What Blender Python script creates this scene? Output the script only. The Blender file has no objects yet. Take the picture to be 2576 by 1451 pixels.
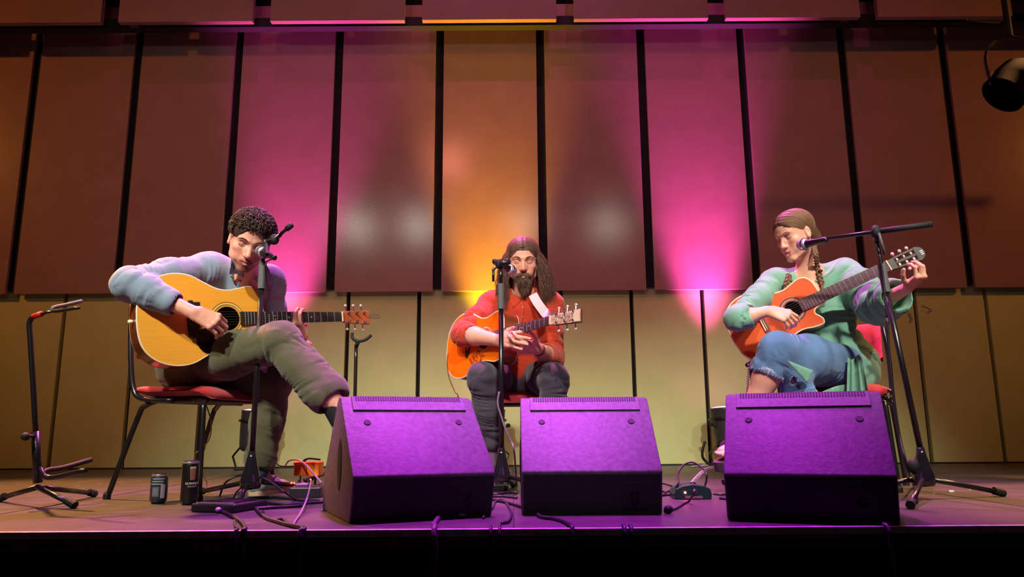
import bpy, bmesh, math, random
import numpy as np
from mathutils import Vector, Matrix
R = math.radians
random.seed(7); rng = np.random.default_rng(7)
S = bpy.context.scene
COL = S.collection

# ------------------------------------------------------------------ camera, world, lights, exposure
W, H, F = 2576.0, 1451.0, 1880.0
TH = math.atan((1080 - 725.5) / F); RO = R(0.39)
CAMP = Vector((0, 0, 0.28))
_r0 = Vector((1, 0, 0)); _u0 = Vector((0, -math.sin(TH), math.cos(TH)))
FW = Vector((0, math.cos(TH), math.sin(TH)))
RT = _r0 * math.cos(RO) - _u0 * math.sin(RO)
UP = _r0 * math.sin(RO) + _u0 * math.cos(RO)

def ray(px, py):
    return FW + RT * ((px - W / 2) / F) - UP * ((py - H / 2) / F)
def at(px, py, Y):
    """world point seen at a pixel of the photograph at world depth Y"""
    d = ray(px, py); return CAMP + d * ((Y - CAMP.y) / d.y)
def fl(px, py, z=0.0):
    """world point seen at a pixel on the horizontal plane z"""
    d = ray(px, py); return CAMP + d * ((z - CAMP.z) / d.z)

cam = bpy.data.cameras.new('camera'); co = bpy.data.objects.new('camera', cam); COL.objects.link(co)
cam.sensor_width = 36; cam.lens = F * 36 / W; cam.clip_start = 0.02
M = Matrix((RT, UP, -FW)).transposed().to_4x4(); M.translation = CAMP
co.matrix_world = M; S.camera = co

wd = bpy.data.worlds.new('world'); S.world = wd; wd.use_nodes = True
wd.node_tree.nodes['Background'].inputs[0].default_value = (0.25, 0.12, 0.16, 1)
wd.node_tree.nodes['Background'].inputs[1].default_value = 0.035
S.view_settings.view_transform = 'Standard'; S.view_settings.look = 'None'
S.view_settings.exposure = 0.0; S.view_settings.gamma = 1; S.view_settings.use_curve_mapping = False

def spot(name, loc, target, power, color, angle, blend=1.0, size=0.08):
    l = bpy.data.lights.new(name, 'SPOT'); l.energy = power; l.color = color
    l.spot_size = R(angle); l.spot_blend = blend; l.shadow_soft_size = size
    o = bpy.data.objects.new(name, l); COL.objects.link(o); o.location = loc
    o.rotation_euler = (Vector(target) - Vector(loc)).to_track_quat('-Z', 'Y').to_euler()
    return o
WHITE = (1.0, 0.96, 0.82)
# front-of-house whites aimed at the three players (the floor in front of the monitors stays out of the beams)
for lx, tx, pw, sp in ((-2.5, -1.5, 640, 85), (-1.5, -0.7, 600, 85), (0.2, 0.15, 640, 60), (1.55, 1.6, 740, 60)):
    spot('front_spot', (lx, 0.0, 3.5), (tx, 4.3, 0.16), pw*1.08, WHITE, 37, 1.0)
    spot('front_spill', (lx, 0.0, 3.5), (tx*0.8, 5.8, 2.0), sp*0.45, WHITE, 70, 0.8, 0.13)  # weak wide lamp added for spill and glints on the panels
spot('front_spot', (2.9, 0.2, 3.5), (1.95, 4.0, 0.5), 330, WHITE, 36, 1.0)  # extra lamp added to brighten the woman
# violet top lights over the front of the stage
VIO = (0.60, 0.04, 0.84)
spot('magenta_fill', (-0.9, 0.0, 8.4), (-0.9, 5.8, 2.8), 260, (1.0, 0.10, 0.42), 44, 1.0)  # added fill pair, out of view above, lifts the upper panels with pink
spot('magenta_fill', (1.1, 0.0, 8.4), (1.1, 5.8, 2.8), 300, (1.0, 0.10, 0.42), 44, 1.0)
spot('violet_spot', (-0.22, 2.85, 4.4), (-0.38, 2.5, 0.2), 2400, VIO, 30, 1.0)
spot('violet_spot', (0.35, 2.85, 4.4), (0.32, 2.5, 0.2), 1700, VIO, 30, 1.0)
spot('violet_spot', (1.05, 2.85, 4.4), (0.95, 2.5, 0.2), 800, VIO, 30, 1.0)
# pink back light from over the wall
BK = (1.0, 0.16, 0.80)
spot('pink_spot', (-1.0, 4.4, 4.2), (-1.25, 3.4, 0.8), 1300, BK, 36, 0.9)
spot('pink_spot', (-0.5, 4.7, 4.2), (0.0, 4.0, 0.9), 2000, (1.0, 0.16, 0.62), 34, 0.9)
spot('pink_spot', (1.0, 4.4, 4.2), (1.5, 3.5, 0.8), 1400, BK, 36, 0.9)
# amber side washes
AMB = (1.0, 0.33, 0.05)
spot('amber_spot', (-8.5, 1.8, 4.4), (-2.8, 5.7, 1.9), 600, AMB, 50, 1.0)
spot('amber_spot', (8.5, 1.8, 4.4), (2.9, 5.7, 2.0), 480, AMB, 50, 1.0)
spot('amber_spot', (-1.0, 0.0, 4.6), (-0.3, 5.7, 2.6), 60, (1.0, 0.25, 0.2), 75, 1.0)  # broad warm fill added from the front for the upper panels
spot('amber_spot', (-3.6, 4.4, 4.0), (-2.3, 3.2, 0.0), 2600, (1.0, 0.42, 0.12), 50, 0.7)
spot('amber_spot', (3.6, 4.4, 4.0), (2.8, 3.1, 0.0), 1700, (1.0, 0.42, 0.15), 42, 0.7)

# ------------------------------------------------------------------ helpers
def lin(c):
    def f(v):
        v /= 255.0
        return v / 12.92 if v <= 0.04045 else ((v + 0.055) / 1.055) ** 2.4
    return tuple(f(v) for v in c)

MATS = {}
def mat(name, rgb, rough=0.6, metal=0.0, noise=0.0, nscale=20.0, bump=0.0, bscale=60.0, spec=0.5,
        sub=0.0, emit=None, estr=0.0, attr=False, stretch=(1, 1, 1), sheen=0.0, coat=0.0, rgb2=None, wr=0.0, wrs=11.0):
    if name in MATS: return MATS[name]
    m = bpy.data.materials.new(name); m.use_nodes = True; MATS[name] = m
    nt = m.node_tree; b = nt.nodes['Principled BSDF']; L = nt.links
    c = (*lin(rgb), 1)
    b.inputs['Base Color'].default_value = c
    b.inputs['Roughness'].default_value = rough; b.inputs['Metallic'].default_value = metal
    b.inputs['Specular IOR Level'].default_value = spec
    if sub: b.inputs['Subsurface Weight'].default_value = sub; b.inputs['Subsurface Scale'].default_value = 0.01; b.inputs['Subsurface Radius'].default_value = (1, .35, .2)
    if sheen: b.inputs['Sheen Weight'].default_value = sheen
    if coat: b.inputs['Coat Weight'].default_value = coat; b.inputs['Coat Roughness'].default_value = 0.12
    if emit: b.inputs['Emission Color'].default_value = (*emit, 1); b.inputs['Emission Strength'].default_value = estr
    tc = mp = None
    def coords():
        nonlocal tc, mp
        if mp is None:
            tc = nt.nodes.new('ShaderNodeTexCoord'); mp = nt.nodes.new('ShaderNodeMapping')
            mp.inputs['Scale'].default_value = stretch
            L.new(tc.outputs['Object'], mp.inputs[0])
        return mp.outputs[0]
    src = None
    if attr:
        a = nt.nodes.new('ShaderNodeAttribute'); a.attribute_name = 'col'; src = a.outputs['Color']
    if noise:
        n = nt.nodes.new('ShaderNodeTexNoise'); n.inputs['Scale'].default_value = nscale; n.inputs['Detail'].default_value = 5
        L.new(coords(), n.inputs['Vector'])
        mx = nt.nodes.new('ShaderNodeMix'); mx.data_type = 'RGBA'
        r_ = nt.nodes.new('ShaderNodeMapRange'); r_.inputs['From Min'].default_value = 0.3; r_.inputs['From Max'].default_value = 0.7
        L.new(n.outputs['Fac'], r_.inputs['Value']); L.new(r_.outputs[0], mx.inputs['Factor'])
        if src is not None:
            mx.blend_type = 'MULTIPLY'
            mul = nt.nodes.new('ShaderNodeMath'); mul.operation = 'MULTIPLY'; mul.inputs[1].default_value = noise
            L.new(r_.outputs[0], mul.inputs[0]); L.new(mul.outputs[0], mx.inputs['Factor'])
            L.new(src, mx.inputs['A']); mx.inputs['B'].default_value = (0.4, 0.4, 0.4, 1)
        else:
            mx.inputs['A'].default_value = tuple(v * (1 - noise) for v in c[:3]) + (1,)
            mx.inputs['B'].default_value = (*lin(rgb2), 1) if rgb2 else tuple(min(1, v * (1 + noise)) for v in c[:3]) + (1,)
        L.new(mx.outputs['Result'], b.inputs['Base Color'])
    elif src is not None: L.new(src, b.inputs['Base Color'])
    if bump:
        n = nt.nodes.new('ShaderNodeTexNoise'); n.inputs['Scale'].default_value = bscale; n.inputs['Detail'].default_value = 4
        L.new(coords(), n.inputs['Vector'])
        bp = nt.nodes.new('ShaderNodeBump'); bp.inputs['Strength'].default_value = bump; bp.inputs['Distance'].default_value = 0.004
        L.new(n.outputs['Fac'], bp.inputs['Height']); L.new(bp.outputs[0], b.inputs['Normal'])
        if wr:
            n2 = nt.nodes.new('ShaderNodeTexNoise'); n2.inputs['Scale'].default_value = wrs; n2.inputs['Detail'].default_value = 2; n2.inputs['Distortion'].default_value = 1.2
            n2.noise_type = 'RIDGED_MULTIFRACTAL'
            L.new(coords(), n2.inputs['Vector'])
            b2 = nt.nodes.new('ShaderNodeBump'); b2.inputs['Strength'].default_value = wr; b2.inputs['Distance'].default_value = 0.02
            L.new(n2.outputs['Fac'], b2.inputs['Height']); L.new(b2.outputs[0], bp.inputs['Normal'])
    return m

def tag(o, label=None, cat=None, group=None, kind=None):
    if label: o['label'] = label
    if cat: o['category'] = cat
    if group: o['group'] = group
    if kind: o['kind'] = kind
    return o
def empty(name, loc=(0, 0, 0), rz=0, **k):
    o = bpy.data.objects.new(name, None); COL.objects.link(o); o.location = loc; o.rotation_euler = (0, 0, rz)
    o.empty_display_size = 0.05
    return tag(o, **k)

def frame(d, up=Vector((0, 0, 1))):
    d = d.normalized()
    if abs(d.dot(up)) > 0.98: up = Vector((1, 0, 0)) if abs(d.x) < 0.9 else Vector((0, 1, 0))
    a = up.cross(d).normalized(); b = d.cross(a).normalized()
    return a, b
def catmull(P, n=6):
    P = [Vector(p) for p in P]
    if len(P) < 3: return P
    Q = [P[0] * 2 - P[1]] + P + [P[-1] * 2 - P[-2]]; out = []
    for i in range(1, len(Q) - 2):
        a, b, c, d = Q[i - 1:i + 3]
        for k in range(n):
            t = k / n
            out.append(0.5 * ((2 * b) + (c - a) * t + (2 * a - 5 * b + 4 * c - d) * t * t + (3 * b - a - 3 * c + d) * t ** 3))
    out.append(P[-1]); return out

class MB:
    def __init__(s): s.v = []; s.f = []
    def add(s, vs, fs):
        o = len(s.v); s.v += [tuple(v) for v in vs]; s.f += [tuple(i + o for i in f) for f in fs]; return s
    def box(s, lo, hi, M=None):
        x0, y0, z0 = lo; x1, y1, z1 = hi
        vs = [Vector(p) for p in ((x0,y0,z0),(x1,y0,z0),(x1,y1,z0),(x0,y1,z0),(x0,y0,z1),(x1,y0,z1),(x1,y1,z1),(x0,y1,z1))]
        if M: vs = [M @ v for v in vs]
        return s.add(vs, [(0,3,2,1),(4,5,6,7),(0,1,5,4),(1,2,6,5),(2,3,7,6),(3,0,4,7)])
    def tube(s, P, r, n=8, r1=None, flat=1.0, up=Vector((0, 0, 1)), rf=None):
        P = [Vector(p) for p in P]; m = len(P); vs = []; fs = []
        a = None
        for i, p in enumerate(P):
            d = (P[min(i + 1, m - 1)] - P[max(i - 1, 0)])
            if d.length < 1e-9: d = Vector((0, 0, 1))
            d.normalize()
            if a is None: a, b = frame(d, up)
            else:
                a = (a - d * a.dot(d))
                if a.length < 1e-6: a, _ = frame(d, up)
                a.normalize(); b = d.cross(a).normalized()
            t = i / max(1, m - 1)
            rr = r if r1 is None else r + (r1 - r) * t
            if rf: rr = rf(t)
            for k in range(n):
                w = 2 * math.pi * k / n
                vs.append(p + a * math.cos(w) * rr + b * math.sin(w) * rr * flat)
        for i in range(m - 1):
            for k in range(n):
                fs.append((i*n+k, i*n+(k+1) % n, (i+1)*n+(k+1) % n, (i+1)*n+k))
        fs.append(tuple(reversed(range(n)))); fs.append(tuple((m-1)*n+k for k in range(n)))
        return s.add(vs, fs)
    def lathe(s, prof, n=24, M=None, caps=True):
        vs = []; fs = []; m = len(prof)
        for r, z in prof:
            for k in range(n):
                w = 2 * math.pi * k / n; vs.append(Vector((r * math.cos(w), r * math.sin(w), z)))
        for i in range(m - 1):
            for k in range(n): fs.append((i*n+k, i*n+(k+1) % n, (i+1)*n+(k+1) % n, (i+1)*n+k))
        if caps: fs.append(tuple(reversed(range(n)))); fs.append(tuple((m-1)*n+k for k in range(n)))
        if M: vs = [M @ v for v in vs]
        return s.add(vs, fs)
    def sphere(s, c, r, n=10, m=7, M=None):
        if not hasattr(r, '__len__'): r = (r, r, r)
        vs = []; fs = []
        for i in range(m + 1):
            t = math.pi * i / m
            for k in range(n):
                w = 2 * math.pi * k / n
                vs.append(Vector((r[0]*math.sin(t)*math.cos(w), r[1]*math.sin(t)*math.sin(w), r[2]*math.cos(t))))
        for i in range(m):
            for k in range(n): fs.append((i*n+k, (i+1)*n+k, (i+1)*n+(k+1) % n, i*n+(k+1) % n))
        if M: vs = [M @ v for v in vs]
        return s.add([v + Vector(c) for v in vs], fs)
    def prism(s, poly, z0, z1, M=None):
        n = len(poly)
        vs = [Vector((x, y, z0)) for x, y in poly] + [Vector((x, y, z1)) for x, y in poly]
        fs = [tuple(reversed(range(n))), tuple(range(n, 2*n))] + [(i, (i+1) % n, n+(i+1) % n, n+i) for i in range(n)]
        if M: vs = [M @ v for v in vs]
        return s.add(vs, fs)
    def build(s, name, m, parent=None, smooth=False, bevel=0, local=False, seg=2, auto=None):
        me = bpy.data.meshes.new(name); me.from_pydata(s.v, [], s.f); me.validate()
        bm = bmesh.new(); bm.from_mesh(me); bmesh.ops.recalc_face_normals(bm, faces=bm.faces)
        if bevel: bmesh.ops.bevel(bm, geom=[e for e in bm.edges if len(e.link_faces) == 2 and e.calc_face_angle(0) > 0.5], offset=bevel, segments=seg, affect='EDGES', profile=0.5)
        bm.to_mesh(me); bm.free()
        me.materials.append(m)
        if smooth or auto:
            me.polygons.foreach_set('use_smooth', [True] * len(me.polygons))
            if auto: me.set_sharp_from_angle(angle=R(auto))
        o = bpy.data.objects.new(name, me); COL.objects.link(o)
        if parent is not None:
            o.parent = parent
            if not local: o.matrix_parent_inverse = world(parent).inverted()
        return o
def world(o):
    m = o.matrix_basis.copy()
    if o.parent: m = world(o.parent) @ o.matrix_parent_inverse @ m
    return m

def cable(name, pts, r, m, label, cat='cable', group=None, n=7, parent=None, floor=True):
    P = catmull(pts, 7)
    if floor: P = [Vector((p.x, p.y, max(p.z, r))) for p in P]
    o = MB().tube(P, r, n).build(name, m, parent, smooth=True)
    if parent is None: tag(o, label, cat, group)
    return o
def copy_tree(o, parent=None):
    c = o.copy(); COL.objects.link(c); c.parent = parent
    for ch in list(o.children): copy_tree(ch, c)
    return c

# ------------------------------------------------------------------ implicit surfaces (smooth unions of tapered limbs, polygonised with surface nets)
def _V(v): return np.array(v, dtype=np.float32)
def cone(a, b, ra, rb, flat=None, fold=None):
    a = _V(a); b = _V(b); ab = b - a; L2 = float(ab @ ab) + 1e-12; Ln = math.sqrt(L2); rm = max(ra, rb)
    lo = np.minimum(a, b) - rm; hi = np.maximum(a, b) + rm
    u = None
    if flat is not None:
        u = _V(Vector(flat[0]).normalized()); s = flat[1]
    if fold is not None:
        e1, e2 = frame(Vector(ab)); e1 = _V(e1); e2 = _V(e2)
    def f(X, Y, Z):
        px, py, pz = X - a[0], Y - a[1], Z - a[2]
        traw = (px*ab[0] + py*ab[1] + pz*ab[2]) / L2
        t = np.clip(traw, 0, 1)
        qx, qy, qz = px - t*ab[0], py - t*ab[1], pz - t*ab[2]
        ds = 1.0
        if u is not None:
            c = qx*u[0] + qy*u[1] + qz*u[2]; g = c * (1/s - 1)
            qx, qy, qz = qx + u[0]*g, qy + u[1]*g, qz + u[2]*g
            ds = min(1.0, s) * 0.5 + 0.5
        d = (np.sqrt(qx*qx + qy*qy + qz*qz) - (ra + (rb - ra)*t)) * ds
        if fold is not None:
            A, lam, tw, ph = fold
            w = np.arctan2(px*e2[0]+py*e2[1]+pz*e2[2], px*e1[0]+py*e1[1]+pz*e1[2])
            arg = 2*math.pi*t*Ln/lam + tw*np.sin(w + ph) + 0.8*np.sin(2*w + 3*ph + t*4) + ph
            arg2 = arg*0.83 + 1.9*tw*np.sin(w*1.0 - ph*2 + 6*t) + 11*t
            h1 = np.abs(np.sin(arg*0.5)); h2 = np.abs(np.sin(arg2*0.9))
            d = d - A * ((h1 - 0.62)*(0.9 + 0.5*np.sin(w + ph*2 + 5*t)) + (h2 - 0.62)*(0.55 + 0.45*np.cos(2*w + ph + 3*t)))*1.35
        return d
    return lo, hi, f
def ell(c, r, Rm=None):
    c = _V(c); r = _V(r); A = np.eye(3, dtype=np.float32) if Rm is None else np.array([_V(x) for x in Rm])  # rows: axes
    rm = float(r.max()); lo = c - rm; hi = c + rm
    def f(X, Y, Z):
        px, py, pz = X - c[0], Y - c[1], Z - c[2]
        q = [(px*A[i][0] + py*A[i][1] + pz*A[i][2]) for i in range(3)]
        k0 = np.sqrt(sum((q[i]/r[i])**2 for i in range(3))) + 1e-9
        k1 = np.sqrt(sum((q[i]/r[i]**2)**2 for i in range(3))) + 1e-9
        return k0 * (k0 - 1) / k1
    return lo, hi, f
def rbox(c, r, Rm=None, e=0.01):
    c = _V(c); r = _V(r) - e; A = np.eye(3, dtype=np.float32) if Rm is None else np.array([_V(x) for x in Rm])
    rm = float(np.linalg.norm(r)) + e; lo = c - rm; hi = c + rm
    def f(X, Y, Z):
        px, py, pz = X - c[0], Y - c[1], Z - c[2]
        q = [np.abs(px*A[i][0] + py*A[i][1] + pz*A[i][2]) - r[i] for i in range(3)]
        out = np.sqrt(sum(np.maximum(v, 0)**2 for v in q))
        return out + np.minimum(np.maximum(q[0], np.maximum(q[1], q[2])), 0) - e
    return lo, hi, f

class Field:
    def __init__(s, h): s.h = h; s.ops = []
    def add(s, prim, k=0.02): s.ops.append(('+', prim, k)); return s
    def sub(s, prim, k=0.008): s.ops.append(('-', prim, k)); return s
    def chain(s, pts, rs, k=0.03, flat=None, fold=None):
        for i in range(len(pts) - 1):
            fo = None if fold is None else (fold[0], fold[1], fold[2], fold[3] + i*1.7)
            s.add(cone(pts[i], pts[i+1], rs[i], rs[i+1], flat, fo), k)
        return s
    def mesh(s):
        h = s.h
        lo = np.min([o[1][0] for o in s.ops if o[0] == '+'], axis=0) - 5*h - 0.01
        hi = np.max([o[1][1] for o in s.ops if o[0] == '+'], axis=0) + 5*h + 0.01
        n = np.ceil((hi - lo) / h).astype(int) + 1
        ax = [(lo[i] + h*np.arange(n[i])).astype(np.float32) for i in range(3)]
        G = np.full(tuple(n), 0.5, dtype=np.float32)
        for op, (a, b, f), k in s.ops:
            mg = k + 3*h
            i0 = np.clip(np.floor((a - mg - lo)/h).astype(int), 0, n); i1 = np.clip(np.ceil((b + mg - lo)/h).astype(int) + 1, 0, n)
            if (i1 <= i0).any(): continue
            sl = tuple(slice(i0[i], i1[i]) for i in range(3))
            X = ax[0][sl[0]][:, None, None]; Y = ax[1][sl[1]][None, :, None]; Z = ax[2][sl[2]][None, None, :]
            d = f(X, Y, Z).astype(np.float32); g = G[sl]
            if op == '+':
                q = np.maximum(k - np.abs(g - d), 0); G[sl] = np.minimum(g, d) - q*q/(4*k)
            else:
                d = -d; q = np.maximum(k - np.abs(g - d), 0); G[sl] = np.maximum(g, d) + q*q/(4*k)
        I = G < 0
        m = I[:-1,:-1,:-1].astype(np.int8)
        cnt = np.zeros(m.shape, np.int8)
        for a in (0,1):
            for b in (0,1):
                for c in (0,1):
                    cnt += I[a:n[0]-1+a, b:n[1]-1+b, c:n[2]-1+c]
        act = np.argwhere((cnt > 0) & (cnt < 8))
        dims = m.shape
        ids = np.ravel_multi_index(act.T, dims)
        corners = {}
        for a in (0,1):
            for b in (0,1):
                for c in (0,1): corners[(a,b,c)] = G[act[:,0]+a, act[:,1]+b, act[:,2]+c]
        acc = np.zeros((len(act), 3)); num = np.zeros(len(act))
        for p in corners:
            for axi in range(3):
                if p[axi] == 1: continue
                q = list(p); q[axi] = 1; q = tuple(q)
                f0, f1 = corners[p], corners[q]; mk = (f0 < 0) != (f1 < 0)
                t = np.where(mk, f0 / np.where(mk, f0 - f1, 1), 0)
                pt = np.tile(np.array(p, float), (len(act), 1)); pt[:, axi] = t
                acc[mk] += pt[mk]; num[mk] += 1
        V = lo + h * (act + acc / num[:, None])
        quads = []
        for axi in range(3):
            o1, o2 = (axi + 1) % 3, (axi + 2) % 3
            sa = [slice(1, -1)]*3; sb = [slice(1, -1)]*3
            sa[axi] = slice(0, n[axi]-1); sb[axi] = slice(1, n[axi])
            A = I[tuple(sa)]; B = I[tuple(sb)]
            for flip, mk in ((0, A & ~B), (1, ~A & B)):
                e = np.argwhere(mk)
                if not len(e): continue
                e[:, o1] += 1; e[:, o2] += 1
                cs = []
                for d1, d2 in ((0,0),(-1,0),(-1,-1),(0,-1)):
                    c = e.copy(); c[:, o1] += d1; c[:, o2] += d2
                    cs.append(np.searchsorted(ids, np.ravel_multi_index(c.T, dims)))
                q = np.stack(cs, 1)
                quads.append(q[:, ::-1] if flip else q)
        return V, np.concatenate(quads)
    def build(s, name, m, parent=None, paints=None, base=None, smooth_it=1, disp=None):
        V, Q = s.mesh()
        if smooth_it:
            E = np.concatenate([Q[:, [0,1]], Q[:, [1,2]], Q[:, [2,3]], Q[:, [3,0]]])
            for _ in range(smooth_it):
                A = np.zeros_like(V); c = np.bincount(E[:,0], minlength=len(V)) + np.bincount(E[:,1], minlength=len(V))
                for j in range(3):
                    A[:, j] = np.bincount(E[:,0], V[E[:,1], j], len(V)) + np.bincount(E[:,1], V[E[:,0], j], len(V))
                V = V*0.5 + 0.5*A/np.maximum(c, 1)[:, None]
        if disp: V = disp(V)
        me = bpy.data.meshes.new(name); me.vertices.add(len(V)); me.vertices.foreach_set('co', V.astype(np.float32).ravel())
        me.loops.add(len(Q)*4); me.loops.foreach_set('vertex_index', Q.astype(np.int32).ravel())
        me.polygons.add(len(Q)); me.polygons.foreach_set('loop_start', np.arange(0, len(Q)*4, 4, dtype=np.int32))
        me.update(calc_edges=True); me.validate()
        me.polygons.foreach_set('use_smooth', [True]*len(me.polygons))
        if base is not None:
            C = np.tile(np.array(lin(base)), (len(V), 1)); X, Y, Z = V.T
            for (a, b, f), rgb, soft, w in paints or []:
                d = f(X.astype(np.float32), Y.astype(np.float32), Z.astype(np.float32))
                q = np.clip(0.5 - d/soft, 0, 1)*w
                C = C*(1 - q[:, None]) + np.array(lin(rgb))*q[:, None]
            at_ = me.attributes.new('col', 'FLOAT_COLOR', 'POINT')
            at_.data.foreach_set('color', np.concatenate([C, np.ones((len(V),1))], 1).astype(np.float32).ravel())
        me.materials.append(m)
        o = bpy.data.objects.new(name, me); COL.objects.link(o)
        if parent is not None: o.parent = parent; o.matrix_parent_inverse = world(parent).inverted()
        return o
# ------------------------------------------------------------------ materials
M_up = mat('satin_brown_veneer', (152, 120, 116), 0.17, noise=0.06, nscale=6, spec=0.5, bump=0.05, bscale=120)
M_low = mat('satin_beige_panel', (186, 192, 132), 0.5, noise=0.05, nscale=5, spec=0.35)
M_black = mat('matt_black', (10, 9, 12), 0.85)
M_floor = mat('stage_floor_black', (68, 62, 62), 0.42, noise=0.28, nscale=7, bump=0.12, bscale=40)
M_edge = mat('worn_metal_edge', (190, 180, 190), 0.4, metal=0.3, noise=0.3, nscale=30)
M_metal = mat('black_tube_metal', (22, 20, 22), 0.3, spec=0.6)
M_rub = mat('black_rubber', (14, 13, 15), 0.7)
M_grip = mat('grey_grip', (92, 90, 92), 0.6)
M_chrome = mat('chrome', (200, 200, 205), 0.2, metal=1.0)
M_red = mat('red_seat_fabric', (176, 26, 36), 0.9, noise=0.15, nscale=60, bump=0.2, bscale=300, sheen=0.3)
M_cable = mat('black_cable_rubber', (26, 20, 30), 0.5)
M_case = mat('scuffed_monitor_paint', (88, 76, 90), 0.6, noise=0.30, nscale=55, bump=0.25, bscale=90)
M_caseb = mat('monitor_black_paint', (24, 22, 24), 0.7, bump=0.1, bscale=80)

# ------------------------------------------------------------------ setting
YL, YU, YT = 5.90, 5.83, 5.45          # lower wall, upper panels, top row of panels
wall = MB().box((-6.2, YL + 0.05, -0.3), (6.2, YL + 0.15, 7)).build('wall_back', M_black)
tag(wall, 'black wall behind the stage carrying the brown and beige panels', kind='structure')
zb = at(1288, 731, YU).z                # bottom of the upper panels
# lower beige panels
x0 = at(868, 1000, YL).x; st = (at(1780, 1000, YL).x - x0) / 5
g = 0.016
for i in range(-8, 14):
    a = x0 + i*st + g; b = x0 + (i+1)*st - g
    MB().box((a, YL, 0.0), (b, YL + 0.05, zb + 0.05)).build('panel', M_low, wall, bevel=0.002)
# upper brown panels
x0 = at(1100, 650, YU).x; st = (at(1903, 680, YU).x - x0) / 3
g = 0.034; zt = at(1288, 30, YT).z + 0.3
for i in range(-6, 8):
    a = x0 + i*st + g; b = x0 + (i+1)*st - g
    dy = (0.0, 0.012, -0.01)[i % 3]
    MB().box((a, YU, zb), (b, YU + 0.03, zt)).build('panel', M_up, wall, bevel=0.002)
    MB().box((a - 2*g, YU + 0.032, zb + 0.03), (a, YU + 0.10, zt)).build('joint_strip', M_black, wall)
# top row
zt0 = at(1288, 49, YT).z
xa = at(1040, 20, YT).x; st2 = (at(1803, 20, YT).x - xa) / 2; g2 = at(1062, 20, YT).x - xa
for i in range(-4, 6):
    a = xa + i*st2 + g2; b = xa + (i+1)*st2 - g2
    MB().box((a, YT, zt0), (b, YT + 0.05, zt0 + 1.6)).build('panel', M_up, wall, bevel=0.003)
MB().box((-6, YT + 0.12, zt0 + 0.02), (6, YT + 0.2, zt0 + 0.10)).build('rail', M_caseb, wall)
# stage floor
ye = fl(1288, 1332).y
floor = MB().box((-6.2, ye, -0.05), (6.2, YL + 0.1, 0)).build('floor', M_floor)
tag(floor, 'dark worn stage floor', kind='structure')
tr = MB().box((-6.2, ye - 0.012, -0.016), (6.2, ye + 0.012, 0.003)).build('trim_1', M_edge)
tag(tr, 'thin pale metal edging along the front of the stage', kind='structure')
fr = MB().box((-6.2, ye + 0.004, -1.1), (6.2, ye + 0.06, -0.016)).build('wall_front', mat('stage_skirt_black', (8, 9, 16), 0.95))
tag(fr, 'black skirt under the front edge of the stage', kind='structure')
for i in range(7):
    x = -5.4 + i*1.8
    MB().box((x - 0.002, ye + 0.012, 0), (x + 0.002, YL, 0.0012)).build('seam', M_black, floor)
# batten of dark trim where the wall meets the floor
tr2 = MB().box((-6.2, YL - 0.015, 0), (6.2, YL + 0.0, 0.012)).build('baseboard_back', M_caseb)
tag(tr2, 'thin dark strip at the foot of the back wall', kind='structure')
# house floor in front
hf = MB().box((-6.2, -3, -1.15), (6.2, ye + 0.06, -1.1)).build('floor', M_black)
tag(hf, 'black auditorium floor below the stage', kind='structure')

# floor uplighters at the foot of the wall
M_par = mat('par_can_black', (46, 46, 50), 0.35, spec=0.5)
def par(px, Y, color, power, tx, label, ang, lensc, s=1.0, tl=0.35):
    x = at(px, 1080, Y).x
    t = empty('uplighter', (x, Y, 0), label=label, cat='stage light', group='stage lights on the floor by the wall')
    zc = 0.19
    aim = Vector((tx - x, YU - 0.06 - Y, 1.0 * 3.0)).normalized()
    q = aim.to_track_quat('Z', 'Y').to_matrix().to_4x4(); q.translation = Vector((x, Y, zc))
    prof = [(0.0, -0.06), (0.05*s, -0.06), (0.078*s, -0.045), (0.084*s, 0.0), (0.092*s, 0.06), (0.098*s, 0.12), (0.104*s, 0.215), (0.106*s, 0.22), (0.106*s, 0.235), (0.100*s, 0.235), (0.098*s, 0.15), (0.0, 0.15)]
    MB().lathe(prof, 28, q, caps=False).build('housing', M_par, t, smooth=True)
    MB().lathe([(0.0, 0.226), (0.097*s, 0.226), (0.097*s, 0.236), (0.06*s, 0.246), (0, 0.250)], 24, q).build('lens', mat('lens_' + label[:8], (200, 200, 200), 0.3, emit=lensc, estr=6), t)
    MB().lathe([(0.106*s, 0.15), (0.115*s, 0.15), (0.115*s, 0.165), (0.106*s, 0.165)], 28, q, caps=False).build('ring', M_metal, t)
    for sx in (-1, 1):
        m = MB(); m.tube([q @ Vector((sx*0.125*s, 0, 0.12)), (x + sx*0.13*s, Y, 0.1), (x + sx*0.10*s, Y, 0.012)], 0.010, 8, flat=0.5)
        m.build('yoke_arm', M_metal, t)
        MB().sphere(q @ Vector((sx*0.128*s, 0, 0.12)), 0.016).build('knob', M_rub, t, smooth=True)
    MB().box((x - 0.11*s, Y - 0.02, 0), (x + 0.11*s, Y + 0.02, 0.012)).build('base', M_metal, t)
    MB().box((x - 0.012, Y - 0.11, 0.07), (x + 0.012, Y - 0.09, 0.12)).build('power_connector', mat('blue_plug', (30, 110, 200), 0.4), t, bevel=0.005).hide_render = False
    top = q @ Vector((0, 0, 0.29))
    spot('uplighter_lamp', top, top + aim, power, color, ang, 1.0, 0.06).parent = None
PINK = (1.0, 0.09, 0.62)
par(634, 5.62, PINK, 1150, -1.64, 'black uplighter half hidden behind the trouser leg of the left player', 40, (1, 0.2, 0.7))
par(1236, 5.62, (1.0, 0.5, 0.02), 1250, -0.18, 'black uplighter with amber lens behind the middle microphone stand', 42, (1, 0.6, 0.1))
par(1826, 5.62, PINK, 1700, 1.50, 'black uplighter with glowing pink lens left of the right floor monitor', 40, (1, 0.2, 0.8))

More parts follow.
